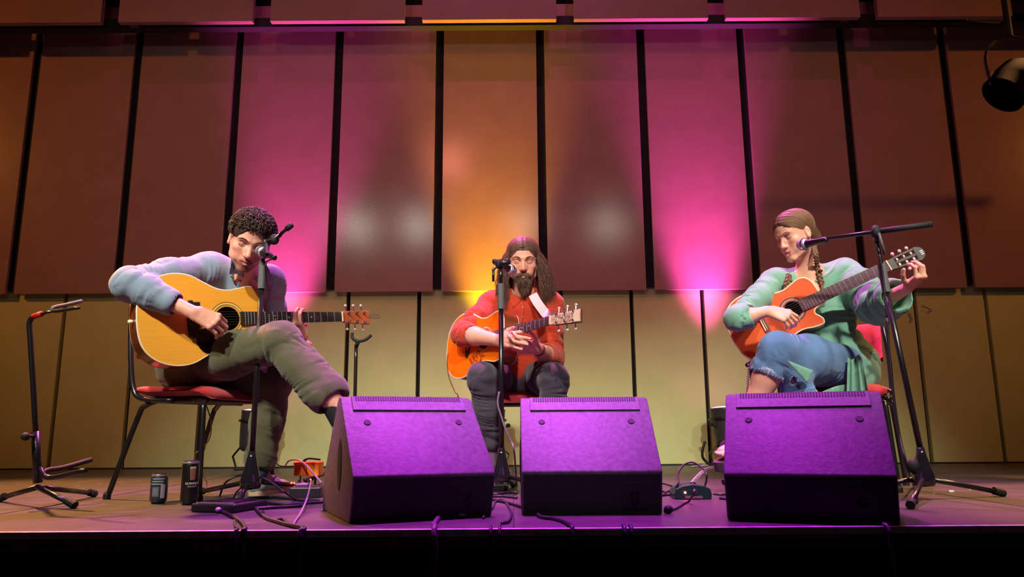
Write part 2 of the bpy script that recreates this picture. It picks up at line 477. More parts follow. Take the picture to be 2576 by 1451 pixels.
# ------------------------------------------------------------------ floor monitors
def wedge(pl, pr, label, h=0.395, w=None):
    """pl, pr: floor points of the foremost edge"""
    pl = Vector(pl); pr = Vector(pr); X = (pr - pl); w = X.length; X.normalize(); B = Vector((-X.y, X.x, 0))
    mid = (pl + pr)/2
    Mx = Matrix((( X.x, B.x, 0, mid.x), (X.y, B.y, 0, mid.y), (0, 0, 1, 0), (0, 0, 0, 1)))
    t = empty('floor_monitor', mid, label=label, cat='speaker', group='floor monitors along the front of the stage')
    prof = [(0.035, 0.0), (0.0, 0.142), (0.235, h - 0.006), (0.262, h), (0.285, h - 0.012), (0.50, 0.12), (0.50, 0.0)]
    m = MB(); n = len(prof); hw = w/2
    vs = []
    for sx in (-1, 1):
        for (d, z) in prof:
            vs.append(Mx @ Vector((sx*hw, d, z)))
    m.add(vs, [tuple(range(n)), tuple(reversed(range(n, 2*n)))] + [(i, (i+1) % n, n + (i+1) % n, n + i) for i in range(n)])
    c = m.build('cabinet', M_case, t, bevel=0.006, auto=35)
    # slope frame
    sl = Vector((0.235, h - 0.006 - 0.142)); L = math.hypot(0.235, h - 0.148); ux, uz = 0.235/L, (h - 0.148)/L
    nx, nz = -uz, ux
    def P(x, s, o): return Mx @ Vector((x, ux*s + nx*o, 0.142 + uz*s + nz*o))
    # grille strip wrapping over the top edge, with a row of slots
    def slab(name, xa, xb, sa, sb, o0, o1, mm):
        vs = [P(x, s, o) for o in (o0, o1) for (x, s) in ((xa, sa), (xb, sa), (xb, sb), (xa, sb))]
        return MB().add(vs, [(0,3,2,1),(4,5,6,7),(0,1,5,4),(1,2,6,5),(2,3,7,6),(3,0,4,7)]).build(name, mm, t, bevel=0.0015)
    slab('grille_fold', -hw + 0.035, hw - 0.035, L - 0.062, L + 0.004, 0.0, 0.006, M_case)
    m = MB()
    k = 44
    for i in range(k):
        x = -hw + 0.05 + (w - 0.10)*i/(k - 1)
        vs = [P(xx, s, o) for o in (0.0055, 0.0072) for (xx, s) in ((x - 0.0028, L - 0.020), (x + 0.0028, L - 0.020), (x + 0.0028, L + 0.002), (x - 0.0028, L + 0.002))]
        m.add(vs, [(0,3,2,1),(4,5,6,7),(0,1,5,4),(1,2,6,5),(2,3,7,6),(3,0,4,7)])
    tag(m.build('grille_slots', M_caseb, t), kind='stuff')
    for sx in (-1, 1):
        q = MB(); cpt = P(sx*(hw - 0.075), L*0.66, 0.001)
        nrm = (P(0, 0, 1) - P(0, 0, 0)).normalized(); qm = nrm.to_track_quat('Z', 'Y').to_matrix().to_4x4(); qm.translation = cpt
        q.lathe([(0, 0.002), (0.011, 0.002), (0.012, 0), (0.012, -0.004), (0, -0.004)], 12, qm).build('fixing_screw', M_caseb, t)
        # recessed side handle
        qm = Matrix.Translation(Mx @ Vector((sx*(hw + 0.0005), 0.21, 0.17))) @ Mx.to_3x3().to_4x4()
        MB().sphere((0, 0, 0), (0.004, 0.035, 0.085), 16, 10, qm).build('handle_recess', M_black, t, smooth=True)
        MB().box((-hw if sx < 0 else hw - 0.03, 0.045, 0), (-hw + 0.03 if sx < 0 else hw, 0.09, 0.0), Mx)
    # front connector plate
    vs = []
    def Q(x, s, o):
        a, b = Vector((0.035, 0.0)), Vector((0.0, 0.142)); p = a.lerp(b, s); return Mx @ Vector((x, p.x - o, p.y - o*0.25))
    vs = [Q(x, s, o) for o in (0.0, 0.003) for (x, s) in ((hw*0.42, 0.12), (hw*0.78, 0.12), (hw*0.78, 0.75), (hw*0.42, 0.75))]
    MB().add(vs, [(0,3,2,1),(4,5,6,7),(0,1,5,4),(1,2,6,5),(2,3,7,6),(3,0,4,7)]).build('connector_plate', M_caseb, t, bevel=0.002)
    qm = Vector((0, -1, 0)).to_track_quat('Z', 'Y').to_matrix().to_4x4(); qm.translation = Q(hw*0.6, 0.45, 0.002)
    MB().lathe([(0.013, 0), (0.016, 0), (0.016, 0.008), (0.013, 0.008)], 16, qm, caps=False).build('socket', M_metal, t)
    MB().box((-0.004, -0.003, 0.02), (0.004, 0, 0.026), Matrix.Translation(Q(hw*0.6, 0.45, 0.004))).build('socket_catch', M_chrome, t)
    # added dark slab below the slope: shade of the front face put into colour
    vs = [Q(x, s, o) for o in (-0.004, 0.0015) for (x, s) in ((-hw + 0.006, 0.04), (hw - 0.006, 0.04), (hw - 0.006, 0.93), (-hw + 0.006, 0.93))]
    MB().add(vs, [(0,3,2,1),(4,5,6,7),(0,1,5,4),(1,2,6,5),(2,3,7,6),(3,0,4,7)]).build('face_shade_slab', M_caseb, t)
    return t, Mx, hw
M1 = wedge(at(888, 1190, 2.34).xy.to_3d(), at(1247, 1178, 2.53).xy.to_3d(), 'left floor monitor, turned so its side handle shows, beside the left player')
M2 = wedge(at(1312, 1180, 2.55).xy.to_3d(), at(1667, 1180, 2.55).xy.to_3d(), 'middle floor monitor with speckled scuffs, in front of the middle player')
M3 = wedge(at(1820, 1187, 2.38).xy.to_3d(), at(2258, 1200, 2.21).xy.to_3d(), 'right floor monitor, the largest one, in front of the woman')
# ------------------------------------------------------------------ chairs
def chair(origin, yaw, label, h=0.45, back_h=0.84):
    t = empty('stacking_chair', (origin[0], origin[1], 0), yaw, label=label, cat='chair', group='red stacking chairs under the players')
    Mw = Matrix.Translation(Vector((origin[0], origin[1], 0))) @ Matrix.Rotation(yaw, 4, 'Z')
    # cushion with a waterfall front and slight dish
    m = MB(); nx, ny = 14, 12; vs = []; 
    def prof(u, v, top):
        x = -0.215 + 0.44*u; y = -0.225 + 0.45*v
        e = min(1, min(u, 1-u)*9)**0.5; e2 = min(1, min(v, 1-v)*9)**0.5
        drop = 0.035*max(0, (u - 0.75)/0.25)**2 - 0.012*max(0, (0.2-u)/0.2)
        z = h - drop - 0.012*math.sin(math.pi*u)*math.sin(math.pi*v)
        th = 0.028*e*e2
        return Mw @ Vector((x, y, z + (th if top else -th*0.7)))
    for top in (1, 0):
        for i in range(nx+1):
            for j in range(ny+1): vs.append(prof(i/nx, j/ny, top))
    fs = []; N = (nx+1)*(ny+1)
    for i in range(nx):
        for j in range(ny):
            a = i*(ny+1)+j; fs.append((a, a+ny+1, a+ny+2, a+1)); fs.append((N+a, N+a+1, N+a+ny+2, N+a+ny+1))
    for i in range(nx):
        for j in (0, ny):
            a = i*(ny+1)+j; fs.append((a, a+ny+1, N+a+ny+1, N+a))
    for j in range(ny):
        for i in (0, nx):
            a = i*(ny+1)+j; fs.append((a, a+1, N+a+1, N+a))
    m.add(vs, fs).build('seat_cushion', M_red, t, smooth=True)
    MB().box((-0.17, -0.19, h - 0.045), (0.17, 0.19, h - 0.022), Mw).build('seat_pan', M_rub, t, bevel=0.008)
    def T(n, pts, r=0.0115, m=M_metal):
        MB().tube(catmull([Mw @ Vector(p) for p in pts], 5), r, 10).build(n, m, t, smooth=True)
    for s in (-1, 1):
        T('leg', [(0.17, s*0.17, h - 0.035), (0.175, s*0.205, h - 0.06), (0.185, s*0.215, h - 0.11), (0.21, s*0.235, 0.0)])
        T('leg', [(-0.08, s*0.19, h - 0.035), (-0.13, s*0.215, h - 0.06), (-0.16, s*0.222, h - 0.11), (-0.275, s*0.24, 0.0)])
        T('back_upright', [(0.02, s*0.215, h - 0.04), (-0.14, s*0.222, h - 0.03), (-0.20, s*0.222, h + 0.02), (-0.235, s*0.220, h + 0.18), (-0.27, s*0.205, back_h)])
        for x in (0.21, -0.275):
            MB().lathe([(0, 0), (0.016, 0), (0.016, 0.02), (0.0118, 0.03)], 10, Mw @ Matrix.Translation((x, s*(0.235 if x > 0 else 0.24), 0))).build('foot_cap', M_rub, t)
    # back pad
    m = MB(); vs = []; nx, ny = 8, 10
    for sgn in (1, -1):
        for i in range(nx+1):
            for j in range(ny+1):
                u, v = i/nx, j/ny
                e = min(1, min(u, 1-u)*7)**0.5*min(1, min(v, 1-v)*7)**0.5
                z = h + 0.15 + (back_h - h - 0.15)*u; y = -0.195 + 0.39*v
                x = -0.236 - 0.035*u - 0.03*math.sin(math.pi*v) + 0.012 + sgn*0.02*e
                vs.append(Mw @ Vector((x, y, z)))
    N = (nx+1)*(ny+1); fs = []
    for i in range(nx):
        for j in range(ny):
            a = i*(ny+1)+j; fs.append((a, a+1, a+ny+2, a+ny+1)); fs.append((N+a, N+a+ny+1, N+a+ny+2, N+a+1))
    for i in range(nx):
        for j in (0, ny):
            a = i*(ny+1)+j; fs.append((a, a+ny+1, N+a+ny+1, N+a))
    for j in range(ny):
        for i in (0, nx):
            a = i*(ny+1)+j; fs.append((a, a+1, N+a+1, N+a))
    m.add(vs, fs).build('back_cushion', M_red, t, smooth=True)
    return t
CH1 = (-1.39, 3.42); CH2 = (0.045, 4.10); CH3 = (1.57, 3.64)
chair(CH1, R(-20), 'red-seated stacking chair with black tube legs under the left player in olive trousers')
chair(CH2, R(-90), 'red-seated stacking chair under the long-haired player in the middle')
chair(CH3, R(240), 'red stacking chair under the woman in the green shirt', back_h=0.80)

# ------------------------------------------------------------------ guitars
def guitar(label, Hpx, Npx, HY, far, s=1.0, tilt=12, top=(236, 150, 40), side=(96, 44, 22), fb=(34, 28, 28), head=(150, 78, 40),
           kind='steel', bind=(232, 214, 178), cut=False, pick=None, pegs=(210, 200, 205), yb=1.0, width=1.0):
    nut = (0.513 if kind == 'steel' else 0.495)*s
    Hc = at(*Hpx, HY)
    best = None
    for k in range(4000):
        Y = HY + (k*0.0002 if far else -k*0.0002)
        e = abs((at(*Npx, Y) - Hc).length - nut)
        if best is None or e < best[0]: best = (e, Y)
    Nw = at(*Npx, best[1]); print('GUITAR', label[:20], 'nutY', round(best[1], 3), 'err', round(best[0], 4))
    X = (Nw - Hc).normalized()
    n0 = Vector((0, -math.cos(R(tilt)), math.sin(R(tilt)))); Z = (n0 - X*n0.dot(X)).normalized(); Yv = Z.cross(X).normalized()
    Mg = Matrix(((X.x, Yv.x, Z.x, Hc.x), (X.y, Yv.y, Z.y, Hc.y), (X.z, Yv.z, Z.z, Hc.z), (0, 0, 0, 1)))
    t = empty('acoustic_guitar' if kind == 'steel' else 'classical_guitar', Hc, label=label, cat='guitar')
    jx = 0.155*s; tx = -0.345*s
    # body outline (half widths along x)
    if kind == 'steel': ctl = [(-0.345, 0), (-0.343, .05), (-0.332, .105), (-0.305, .150), (-0.26, .183), (-0.20, .198), (-0.14, .190), (-0.085, .160), (-0.035, .134), (0.01, .128), (0.055, .138), (0.095, .146), (0.13, .135), (0.148, .105), (0.154, .06), (0.155, 0)]
    else: ctl = [(-0.335, 0), (-0.333, .05), (-0.322, .10), (-0.297, .142), (-0.255, .172), (-0.20, .184), (-0.145, .176), (-0.09, .146), (-0.04, .122), (0.005, .117), (0.05, .128), (0.09, .138), (0.125, .130), (0.146, .100), (0.154, .055), (0.155, 0)]
    ctl = [(x*s, y*s*width) for x, y in ctl]
    up = [Vector((x, y, 0)) for x, y in ctl]; dn = [Vector((x, -y, 0)) for x, y in ctl]
    if cut:   # rounded cutaway on the treble (lower) side
        dn = [v for v in dn if v.x < 0.09*s] + [Vector(p)*s for p in ((0.100, -0.128, 0), (0.112, -0.108, 0), (0.104, -0.085, 0), (0.090, -0.064, 0), (0.098, -0.046, 0), (0.125, -0.036, 0), (0.155, -0.033, 0), (0.155, 0, 0))]
    upS = catmull(up, 5); dnS = catmull(dn, 5)
    out = [Vector((v.x, v.y)) for v in upS] + [Vector((v.x, v.y)) for v in reversed(dnS[1:-1])]
    out = [v for i, v in enumerate(out) if (v - out[i-1]).length > 0.0015]
    n = len(out); dep = 0.105*s
    def inset(d):
        r = []
        for i in range(n):
            a, b, c = out[i-1], out[i], out[(i+1) % n]
            tg = (c - a).normalized(); nm = Vector((-tg.y, tg.x))
            r.append(b + nm*(-d))
        return r
    area = sum(out[i-1].x*out[i].y - out[i].x*out[i-1].y for i in range(n))
    sg = 1 if area < 0 else -1
    def ring(d, z): return [Mg @ Vector((v.x, v.y, z)) for v in inset(d*sg)]
    def band(name, rings, mm):
        m = MB(); vs = []; fs = []
        for r_ in rings: vs += r_
        for k in range(len(rings) - 1):
            for i in range(n): fs.append((k*n+i, k*n+(i+1) % n, (k+1)*n+(i+1) % n, (k+1)*n+i))
        return m.add(vs, fs).build(name, mm, t, smooth=True)
    M_top = mat('spruce_top_%d_%d' % top[:2], top, 0.3, noise=0.05, nscale=14, stretch=(1, 1, 14), coat=0.4)
    M_side = mat('guitar_side_%d' % side[0], side, 0.25, noise=0.3, nscale=10, stretch=(1, 12, 12), coat=0.5)
    M_fb = mat('fretboard_%d' % fb[0], fb, 0.5, noise=0.15, nscale=40)
    M_bind = mat('cream_binding_%d' % bind[0], bind, 0.35)
    M_hd = mat('headstock_%d' % head[0], head, 0.35, noise=0.2, nscale=14)
    M_peg = mat('peg_%d' % pegs[0], pegs, 0.25, metal=0.4)
    band('side', [ring(0.0, -0.004*s), ring(0.0, -dep)], M_side)
    back = MB().add([Mg @ Vector((v.x, v.y, -dep - 0.004)) for v in inset(0)], [tuple(range(n))])
    back.build('back', M_side, t)
    band('binding', [ring(0.006, -0.0005), ring(0.0025, 0.0012), ring(-0.0005, 0.0), ring(-0.0008, -0.006)], M_bind)
    band('binding', [ring(-0.0008, -dep + 0.006), ring(-0.0005, -dep), ring(0.004, -dep - 0.004)], M_bind)
    # top with a real sound hole: ring strips from the outline to the hole
    hr = (0.050 if kind == 'steel' else 0.043)*s
    o_in = inset(0.005*sg); vs = []; fs = []; K = 6
    for k in range(K+1):
        for v in o_in:
            a = math.atan2(v.y, v.x); c = Vector((math.cos(a)*hr, math.sin(a)*hr)); u = k/K
            p = Vector((v.x, v.y)).lerp(c, u**0.8)
            vs.append(Mg @ Vector((p.x, p.y, 0.0)))
    for k in range(K):
        for i in range(n): fs.append((k*n+i, k*n+(i+1) % n, (k+1)*n+(i+1) % n, (k+1)*n+i))
    MB().add(vs, fs).build('soundboard', M_top, t)
    MB().lathe([(hr, 0.0), (hr, -0.004), (hr+0.02, -0.0045)], 32, Mg, caps=False).build('sound_hole_edge', M_fb, t)
    MB().add([Mg @ Vector((v.x*0.98, v.y*0.97, -0.09*s)) for v in inset(0)], [tuple(range(n))]).build('inner_back', mat('guitar_inside', (30, 18, 12), 0.9), t)
    # rosette
    if kind == 'steel':
        for r0, r1, c in ((hr + 0.006, hr + 0.0075, fb), (hr + 0.010, hr + 0.016, (214, 190, 130)), (hr + 0.0185, hr + 0.020, fb)):
            MB().lathe([(r0, 0), (r0, 0.0007), (r1, 0.0007), (r1, 0)], 48, Mg, caps=False).build('rosette_ring', mat('rosette_%d' % c[0], c, 0.4), t)
    else:
        for r0, r1, c in ((hr + 0.001, hr + 0.005, (70, 40, 50)), (hr + 0.005, hr + 0.014, (190, 130, 120)), (hr + 0.014, hr + 0.020, (90, 50, 56))):
            MB().lathe([(r0, 0), (r0, 0.0007), (r1, 0.0007), (r1, 0)], 48, Mg, caps=False).build('rosette_ring', mat('rosette_%d' % c[0], c, 0.4, noise=0.5, nscale=300), t)
    # neck, fingerboard, frets
    nw = (0.0215 if kind == 'steel' else 0.026)*s; bw = (0.0275 if kind == 'steel' else 0.031)*s
    def hwid(x): return nw + (bw - nw)*(nut - x)/(nut - 0.06*s)
    fe = (0.053 if kind == 'steel' else 0.040)*s; ft = 0.011*s
    m = MB(); vs = []
    for x in (fe, nut):
        w = hwid(x)
        for (y, z) in ((-w, 0.001), (w, 0.001), (w, ft*0.8), (w*0.4, ft), (-w*0.4, ft), (-w, ft*0.8)): vs.append(Mg @ Vector((x, y, z)))
    m.add(vs, [tuple(reversed(range(6))), tuple(range(6, 12))] + [(i, (i+1) % 6, 6+(i+1) % 6, 6+i) for i in range(6)]).build('fingerboard', M_fb, t)
    m = MB(); vs = []; fs = []; NN = 10
    for k, x in enumerate((jx - 0.002, jx + 0.012*s, jx + 0.05*s, nut - 0.04*s, nut)):
        w = hwid(x)*0.98; dp = (0.07*s, 0.045*s, 0.022*s, 0.019*s, 0.017*s)[k]
        for i in range(NN+1):
            a = math.pi*i/NN
            vs.append(Mg @ Vector((x, w*math.cos(a), 0.001 - dp*math.sin(a))))
    for k in range(4):
        for i in range(NN): fs.append((k*(NN+1)+i, k*(NN+1)+i+1, (k+1)*(NN+1)+i+1, (k+1)*(NN+1)+i))
    m.add(vs, fs).build('neck', M_hd, t, smooth=True)
    scale = (0.645 if kind == 'steel' else 0.65)*s
    nfr = 20 if kind == 'steel' else 19
    M_fr = mat('fret_wire', (214, 204, 206), 0.3, metal=0.5)
    for i in range(1, nfr + 1):
        x = nut - scale*(1 - 2**(-i/12))
        if x < fe + 0.003: break
        w = hwid(x)
        MB().tube([Mg @ Vector((x, -w, ft*0.8)), Mg @ Vector((x, -w*0.4, ft)), Mg @ Vector((x, w*0.4, ft)), Mg @ Vector((x, w, ft*0.8))], 0.0011*s, 6).build('fret', M_fr, t)
    for i in (5, 7, 9, 12):
        if kind != 'steel': break
        x = nut - scale*(1 - 2**(-(i - 0.5)/12))
        for yy in ((-0.008, 0.008) if i == 12 else (0,)):
            MB().lathe([(0, 0.0007), (0.003, 0.0007), (0.003, 0)], 10, Mg @ Matrix.Translation((x, yy, ft))).build('inlay_dot', M_bind, t)
    MB().box((nut, -nw - 0.001, -0.002), (nut + 0.006*s, nw + 0.001, ft + 0.003), Mg).build('nut', M_bind, t, bevel=0.001)
    # headstock
    Mh = Mg @ Matrix.Translation((nut + 0.006*s, 0, 0.004*s)) @ Matrix.Rotation(R(13), 4, 'Y')
    hl = (0.165 if kind == 'steel' else 0.185)*s
    if kind == 'steel': hp = [(0, -nw), (0.02*s, -nw - 0.006*s), (hl, -0.033*s), (hl, 0.033*s), (0.02*s, nw + 0.006*s), (0, nw)]
    elif kind == 'classic': hp = [(0, -nw), (0.02*s, -nw - 0.003*s), (hl - 0.045*s, -0.036*s), (hl - 0.035*s, -0.038*s), (hl - 0.02*s, -0.032*s), (hl - 0.005*s, -0.02*s), (hl, 0), (hl - 0.005*s, 0.02*s), (hl - 0.02*s, 0.032*s), (hl - 0.035*s, 0.038*s), (hl - 0.045*s, 0.036*s), (0.02*s, nw + 0.003*s), (0, nw)]
    if kind == 'steel':
        MB().prism(hp, -0.014*s, 0.0, Mh).build('headstock', M_hd, t, bevel=0.002)
    else:
        # slotted head: rails, bridge and crown
        m = MB(); e0, e1 = 0.035*s, hl - 0.045*s
        m.prism([(0, -nw), (e0, -nw - 0.004*s), (e0, nw + 0.004*s), (0, nw)], -0.018*s, 0, Mh)
        for y0, y1 in ((-0.036, -0.024), (-0.007, 0.007), (0.024, 0.036)):
            f_ = nw/(0.030*s)
            m.prism([(e0, y0*s*(f_ if abs(y0) > .01 else 1)), (e1, y0*s), (e1, y1*s), (e0, y1*s*(f_ if abs(y1) > .01 else 1))], -0.018*s, 0, Mh)
        m.prism([(e1, -0.036*s)] + [p for p in hp if p[0] > e1 + 0.001*s] + [(e1, 0.036*s)], -0.018*s, 0, Mh)
        m.build('headstock', M_hd, t, bevel=0.001)
    if pick == 'ornate':   # pale ornamented head veneer
        MB().prism([(x*0.985 + 0.001, y*0.93) for x, y in hp], 0.0, 0.0015, Mh).build('head_veneer', mat('pale_veneer', (196, 150, 132), .4, noise=.3, nscale=60), t)
        M_or = mat('pearl_ornament', (205, 172, 160), 0.35, metal=0.2)
        MB().box((hl - 0.042*s, -0.028*s, 0.001), (hl - 0.006*s, 0.028*s, 0.004), Mh).build('crown_plate', mat('crown_pearl', (225, 195, 160), 0.3), t, bevel=0.001)
        for q in range(9):
            x = 0.015*s + q*0.0125*s
            P = [(x, -0.024*s*math.cos(q), 0.002), (x + 0.012*s, -0.01*s*math.sin(q*2), 0.003), (x + 0.004*s, 0.01*s, 0.003), (x + 0.014*s, 0.024*s, 0.002)]
            MB().tube(catmull([Mh @ Vector(p) for p in P], 5), 0.0028*s, 6).build('scroll_inlay', M_or, t, smooth=True)
    for q in range(3):
        for sy in (-1, 1):
            x = (0.035 + 0.047*q)*s if kind == 'steel' else (0.050 + 0.037*q)*s
            y = sy*(0.027 + 0.0015*q)*s if kind == 'steel' else sy*0.036*s
            if kind == 'steel':
                pg = MB().lathe([(0.006*s, -0.004), (0.006*s, 0.003), (0.0035*s, 0.003), (0.0035*s, 0.013*s), (0.0045*s, 0.014*s), (0, 0.0145*s)], 12, Mh @ Matrix.Translation((x, y*0.72, 0))).build('tuning_post', M_chrome, t, smooth=False)
                o = MB().tube([Mh @ Vector((x, y, -0.010*s)), Mh @ Vector((x, y + sy*0.022*s, -0.012*s))], 0.0028*s, 8).build('tuning_peg', M_chrome, t)
                MB().sphere((0, 0, 0), (0.0085*s, 0.007*s, 0.004*s), 12, 8, Mh.to_3x3().to_4x4()).build('peg_button', M_peg, o)
                o.children[0].location = Vector((0, 0, 0)); o.children[0].matrix_parent_inverse = Matrix.Identity(4)
                o.children[0].location = (Mh @ Vector((x, y + sy*0.028*s, -0.012*s))) - world(o.parent).translation if False else Mh @ Vector((x, y + sy*0.028*s, -0.012*s)); o.children[0].matrix_parent_inverse = world(o).inverted()
            else:
                MB().tube([Mh @ Vector((x, sy*0.007*s, -0.009*s)), Mh @ Vector((x, sy*0.030*s, -0.009*s))], 0.0055*s, 10).build('tuning_roller', mat('white_roller', (236, 226, 214), 0.4), t, smooth=True)
                o = MB().tube([Mh @ Vector((x, sy*0.036*s, -0.009*s)), Mh @ Vector((x, sy*0.045*s, -0.022*s)), Mh @ Vector((x, sy*0.047*s, -0.034*s))], 0.0025*s, 8).build('tuning_peg', mat('brass', (220, 170, 60), 0.25, metal=1.0), t)
                MB().sphere(Mh @ Vector((x, sy*0.050*s, -0.020*s)), (0.009*s, 0.007*s, 0.009*s), 10, 7).build('peg_button', mat('pearl_button', (225, 170, 190), 0.3), o, smooth=True)
    # bridge, saddle, pins, strings
    sx = nut - scale
    if kind == 'steel':
        MB().prism([(sx - 0.022*s, -0.075*s), (sx - 0.004*s, -0.075*s), (sx + 0.006*s, -0.04*s), (sx + 0.006*s, 0.04*s), (sx - 0.004*s, 0.075*s), (sx - 0.022*s, 0.075*s), (sx - 0.028*s, 0.03*s), (sx - 0.028*s, -0.03*s)], 0, 0.008*s, Mg).build('bridge', mat('dark_bridge', (30, 22, 20), 0.5), t, bevel=0.002)
        for q in range(6):
            MB().sphere(Mg @ Vector((sx - 0.014*s, (-0.0275 + 0.011*q)*s, 0.010*s)), 0.0032*s, 8, 6).build('bridge_pin', M_bind, t)
    else:
        MB().box((sx - 0.015*s, -0.092*s, 0), (sx + 0.014*s, 0.092*s, 0.005*s), Mg).build('bridge', mat('rosewood_bridge', (120, 60, 54), 0.4), t, bevel=0.002)
        MB().box((sx - 0.014*s, -0.042*s, 0.005*s), (sx - 0.006*s, 0.042*s, 0.009*s), Mg).build('tie_block', M_bind, t, bevel=0.001)
    MB().box((sx - 0.0015*s, -0.038*s, 0.006*s), (sx + 0.0015*s, 0.038*s, 0.013*s), Mg).build('saddle', M_bind, t)
    for q in range(6):
        f0 = (q - 2.5)/2.5
        a = Mg @ Vector((sx, f0*0.028*s, 0.0135*s)); b = Mg @ Vector((nut, f0*nw*0.85, ft + 0.0035))
        e = Mg @ Vector((sx - 0.012*s, f0*0.028*s, 0.008*s))
        MB().tube([e, a, b], 0.0004*s*(1.3 if q > 2 else 1), 5).build('string', mat('string_wire', (120, 108, 92), 0.4, metal=0.5), t)
    return t, Mg, s

G1, MG1, _ = guitar('pale amber-topped acoustic guitar with black pickguard played by the left man', (572, 801), (857, 797), 3.20, True, 1.05, -2,
    top=(240, 166, 56), head=(170, 88, 50), side=(120, 60, 30), width=.94)
G2, MG2, _ = guitar('bright orange acoustic guitar with ornamented headstock held by the long-haired man', (1219, 853), (1386, 806), 3.80, False, 0.98, 8,
    top=(255, 112, 8), head=(120, 66, 46), side=(120, 60, 24), pick='ornate', fb=(84, 48, 66), bind=(240, 208, 190), width=.92)
G3, MG3, _ = guitar('orange-red classical guitar with cutaway played by the woman', (1994, 779), (2234, 669), 3.44, False, 0.91, 10,
    top=(236, 98, 52), head=(44, 14, 16), side=(104, 48, 22), kind='classic', cut=True, fb=(92, 52, 68), bind=(246, 214, 180), width=.98)
# guitar 1: pickguard, black bridge-side pickup, end pin, string ends
s = 1.05
pg = [(0.03, -0.055), (0.058, -0.088), (0.05, -0.112), (0.0, -0.128), (-0.055, -0.142), (-0.098, -0.136), (-0.122, -0.108), (-0.126, -0.078), (-0.112, -0.045), (-0.05, -0.03), (-0.03, -0.048), (0.0, -0.056)]
pgS = [(v.x*s, v.y*s) for v in catmull([Vector((x, y, 0)) for x, y in pg + pg[:1]], 4)[:-1]]
MB().prism(pgS, 0.0, 0.0018, MG1).build('pickguard', mat('black_pickguard', (22, 12, 14), 0.22), G1)
m = MB().prism([(-0.158, -0.085), (-0.132, -0.085), (-0.118, -0.02), (-0.116, 0.07), (-0.165, 0.07), (-0.168, -0.02)], 0.010, 0.016, MG1)
m.build('pickup_body', mat('dark_green_black', (18, 26, 20), 0.5), G1, bevel=0.001)
for i in range(3):
    MB().lathe([(0.003, 0), (0.0062, 0), (0.0062, 0.001), (0.003, 0.001)], 12, MG1 @ Matrix.Translation((-0.148, 0.028 - i*0.017, 0.0162)), caps=False).build('white_mark', mat('white_print', (225, 225, 220), 0.6), G1)
MB().box((-0.135, -0.022, 0.0162), (-0.131, 0.034, 0.0168), MG1).build('white_mark', MATS['white_print'], G1)
MB().sphere(MG1 @ Vector((-0.372, 0.0, -0.05)), (0.012, 0.009, 0.009), 10, 7).build('end_pin', mat('cream_binding_232', (232, 214, 178), 0.35), G1, smooth=True)
for i in range(4):
    a = MG1 @ Vector((0.69, -0.006 + i*0.003, 0.0)); b = MG1 @ Vector((0.74 + 0.02*random.random(), -0.012 + i*0.006, 0.012))
    MB().tube(catmull([a, a.lerp(b, 0.5) + Vector((0, 0, 0.004*(i-1))), b], 4), 0.0009, 5).build('string_end', M_chrome, G1)
# guitar 2: patterned pickguard of dark flourishes, bridge wings
for i in range(34):
    a = rng.uniform(0, 6.28); rr = rng.uniform(0.0, 1.0)**0.5
    cx = -0.055 + 0.058*rr*math.cos(a); cy = -0.088 + 0.036*rr*math.sin(a)
    an = rng.uniform(0, 6.28)
    P = [Vector((cx, cy, 0.0012)) + Vector((0.009*math.cos(an + q), 0.009*math.sin(an + q), 0))*(1 - 0.1*q) for q in (0, 1.0, 2.0, 3.2)]
    MB().tube([MG2 @ p for p in catmull(P, 4)], 0.0018, 5, r1=0.0008).build('pickguard_flourish', mat('red_brown_print', (150, 44, 12), 0.4), G2)
# guitar 3: three white bars printed at the head
Mh3 = MG3 @ Matrix.Translation((0.495*0.91 + 0.006, 0, 0.004)) @ Matrix.Rotation(R(13), 4, 'Y')
for i in range(3):
    MB().box((0.146, -0.012 + i*0.008, 0.0), (0.160, -0.008 + i*0.008, 0.0012), Mh3).build('white_mark', MATS['white_print'], G3)

# strap of guitar 2 (goes over the shoulder) is built with the player below

# ------------------------------------------------------------------ microphone stands
M_mic = mat('mic_grille', (190, 180, 200), 0.35, metal=0.6, noise=0.3, nscale=400, bump=0.3, bscale=600)
M_bell = mat('polished_black_bell', (30, 26, 32), 0.12, spec=0.8)
def leg_tripod(t, hub, foot):
    hub = Vector(hub); foot = Vector(foot)
    o = MB().tube([hub, foot + Vector((0, 0, 0.016))], 0.010, 10).build('leg', M_metal, t, smooth=True)
    d = (foot - hub).normalized()
    MB().tube([foot + Vector((0, 0, 0.016)) - d*0.035, foot + Vector((0, 0, 0.016)) + d*0.012], 0.0155, 12).build('rubber_foot', M_rub, o)
def mic(t_label, tip, d, group='vocal microphones', lab_parts=None):
    d = Vector(d).normalized(); q = d.to_track_quat('Z', 'Y').to_matrix().to_4x4(); q.translation = Vector(tip) - d*0.16
    t = empty('microphone', Vector(tip) - d*0.16, label=t_label, cat='microphone', group=group)
    MB().lathe([(0, 0), (0.0095, 0), (0.0115, 0.005), (0.0115, 0.03), (0.0165, 0.098), (0.0185, 0.108)], 20, q).build('handle', M_metal, t, smooth=True)
    MB().lathe([(0.0185, 0.108), (0.0245, 0.116), (0.0255, 0.130), (0.023, 0.148), (0.015, 0.157), (0, 0.16)], 20, q).build('grille', M_mic, t, smooth=True)
    MB().lathe([(0.0250, 0.118), (0.0268, 0.118), (0.0268, 0.126), (0.0250, 0.126)], 20, q, caps=False).build('grille_band', M_chrome, t)
    return t, q
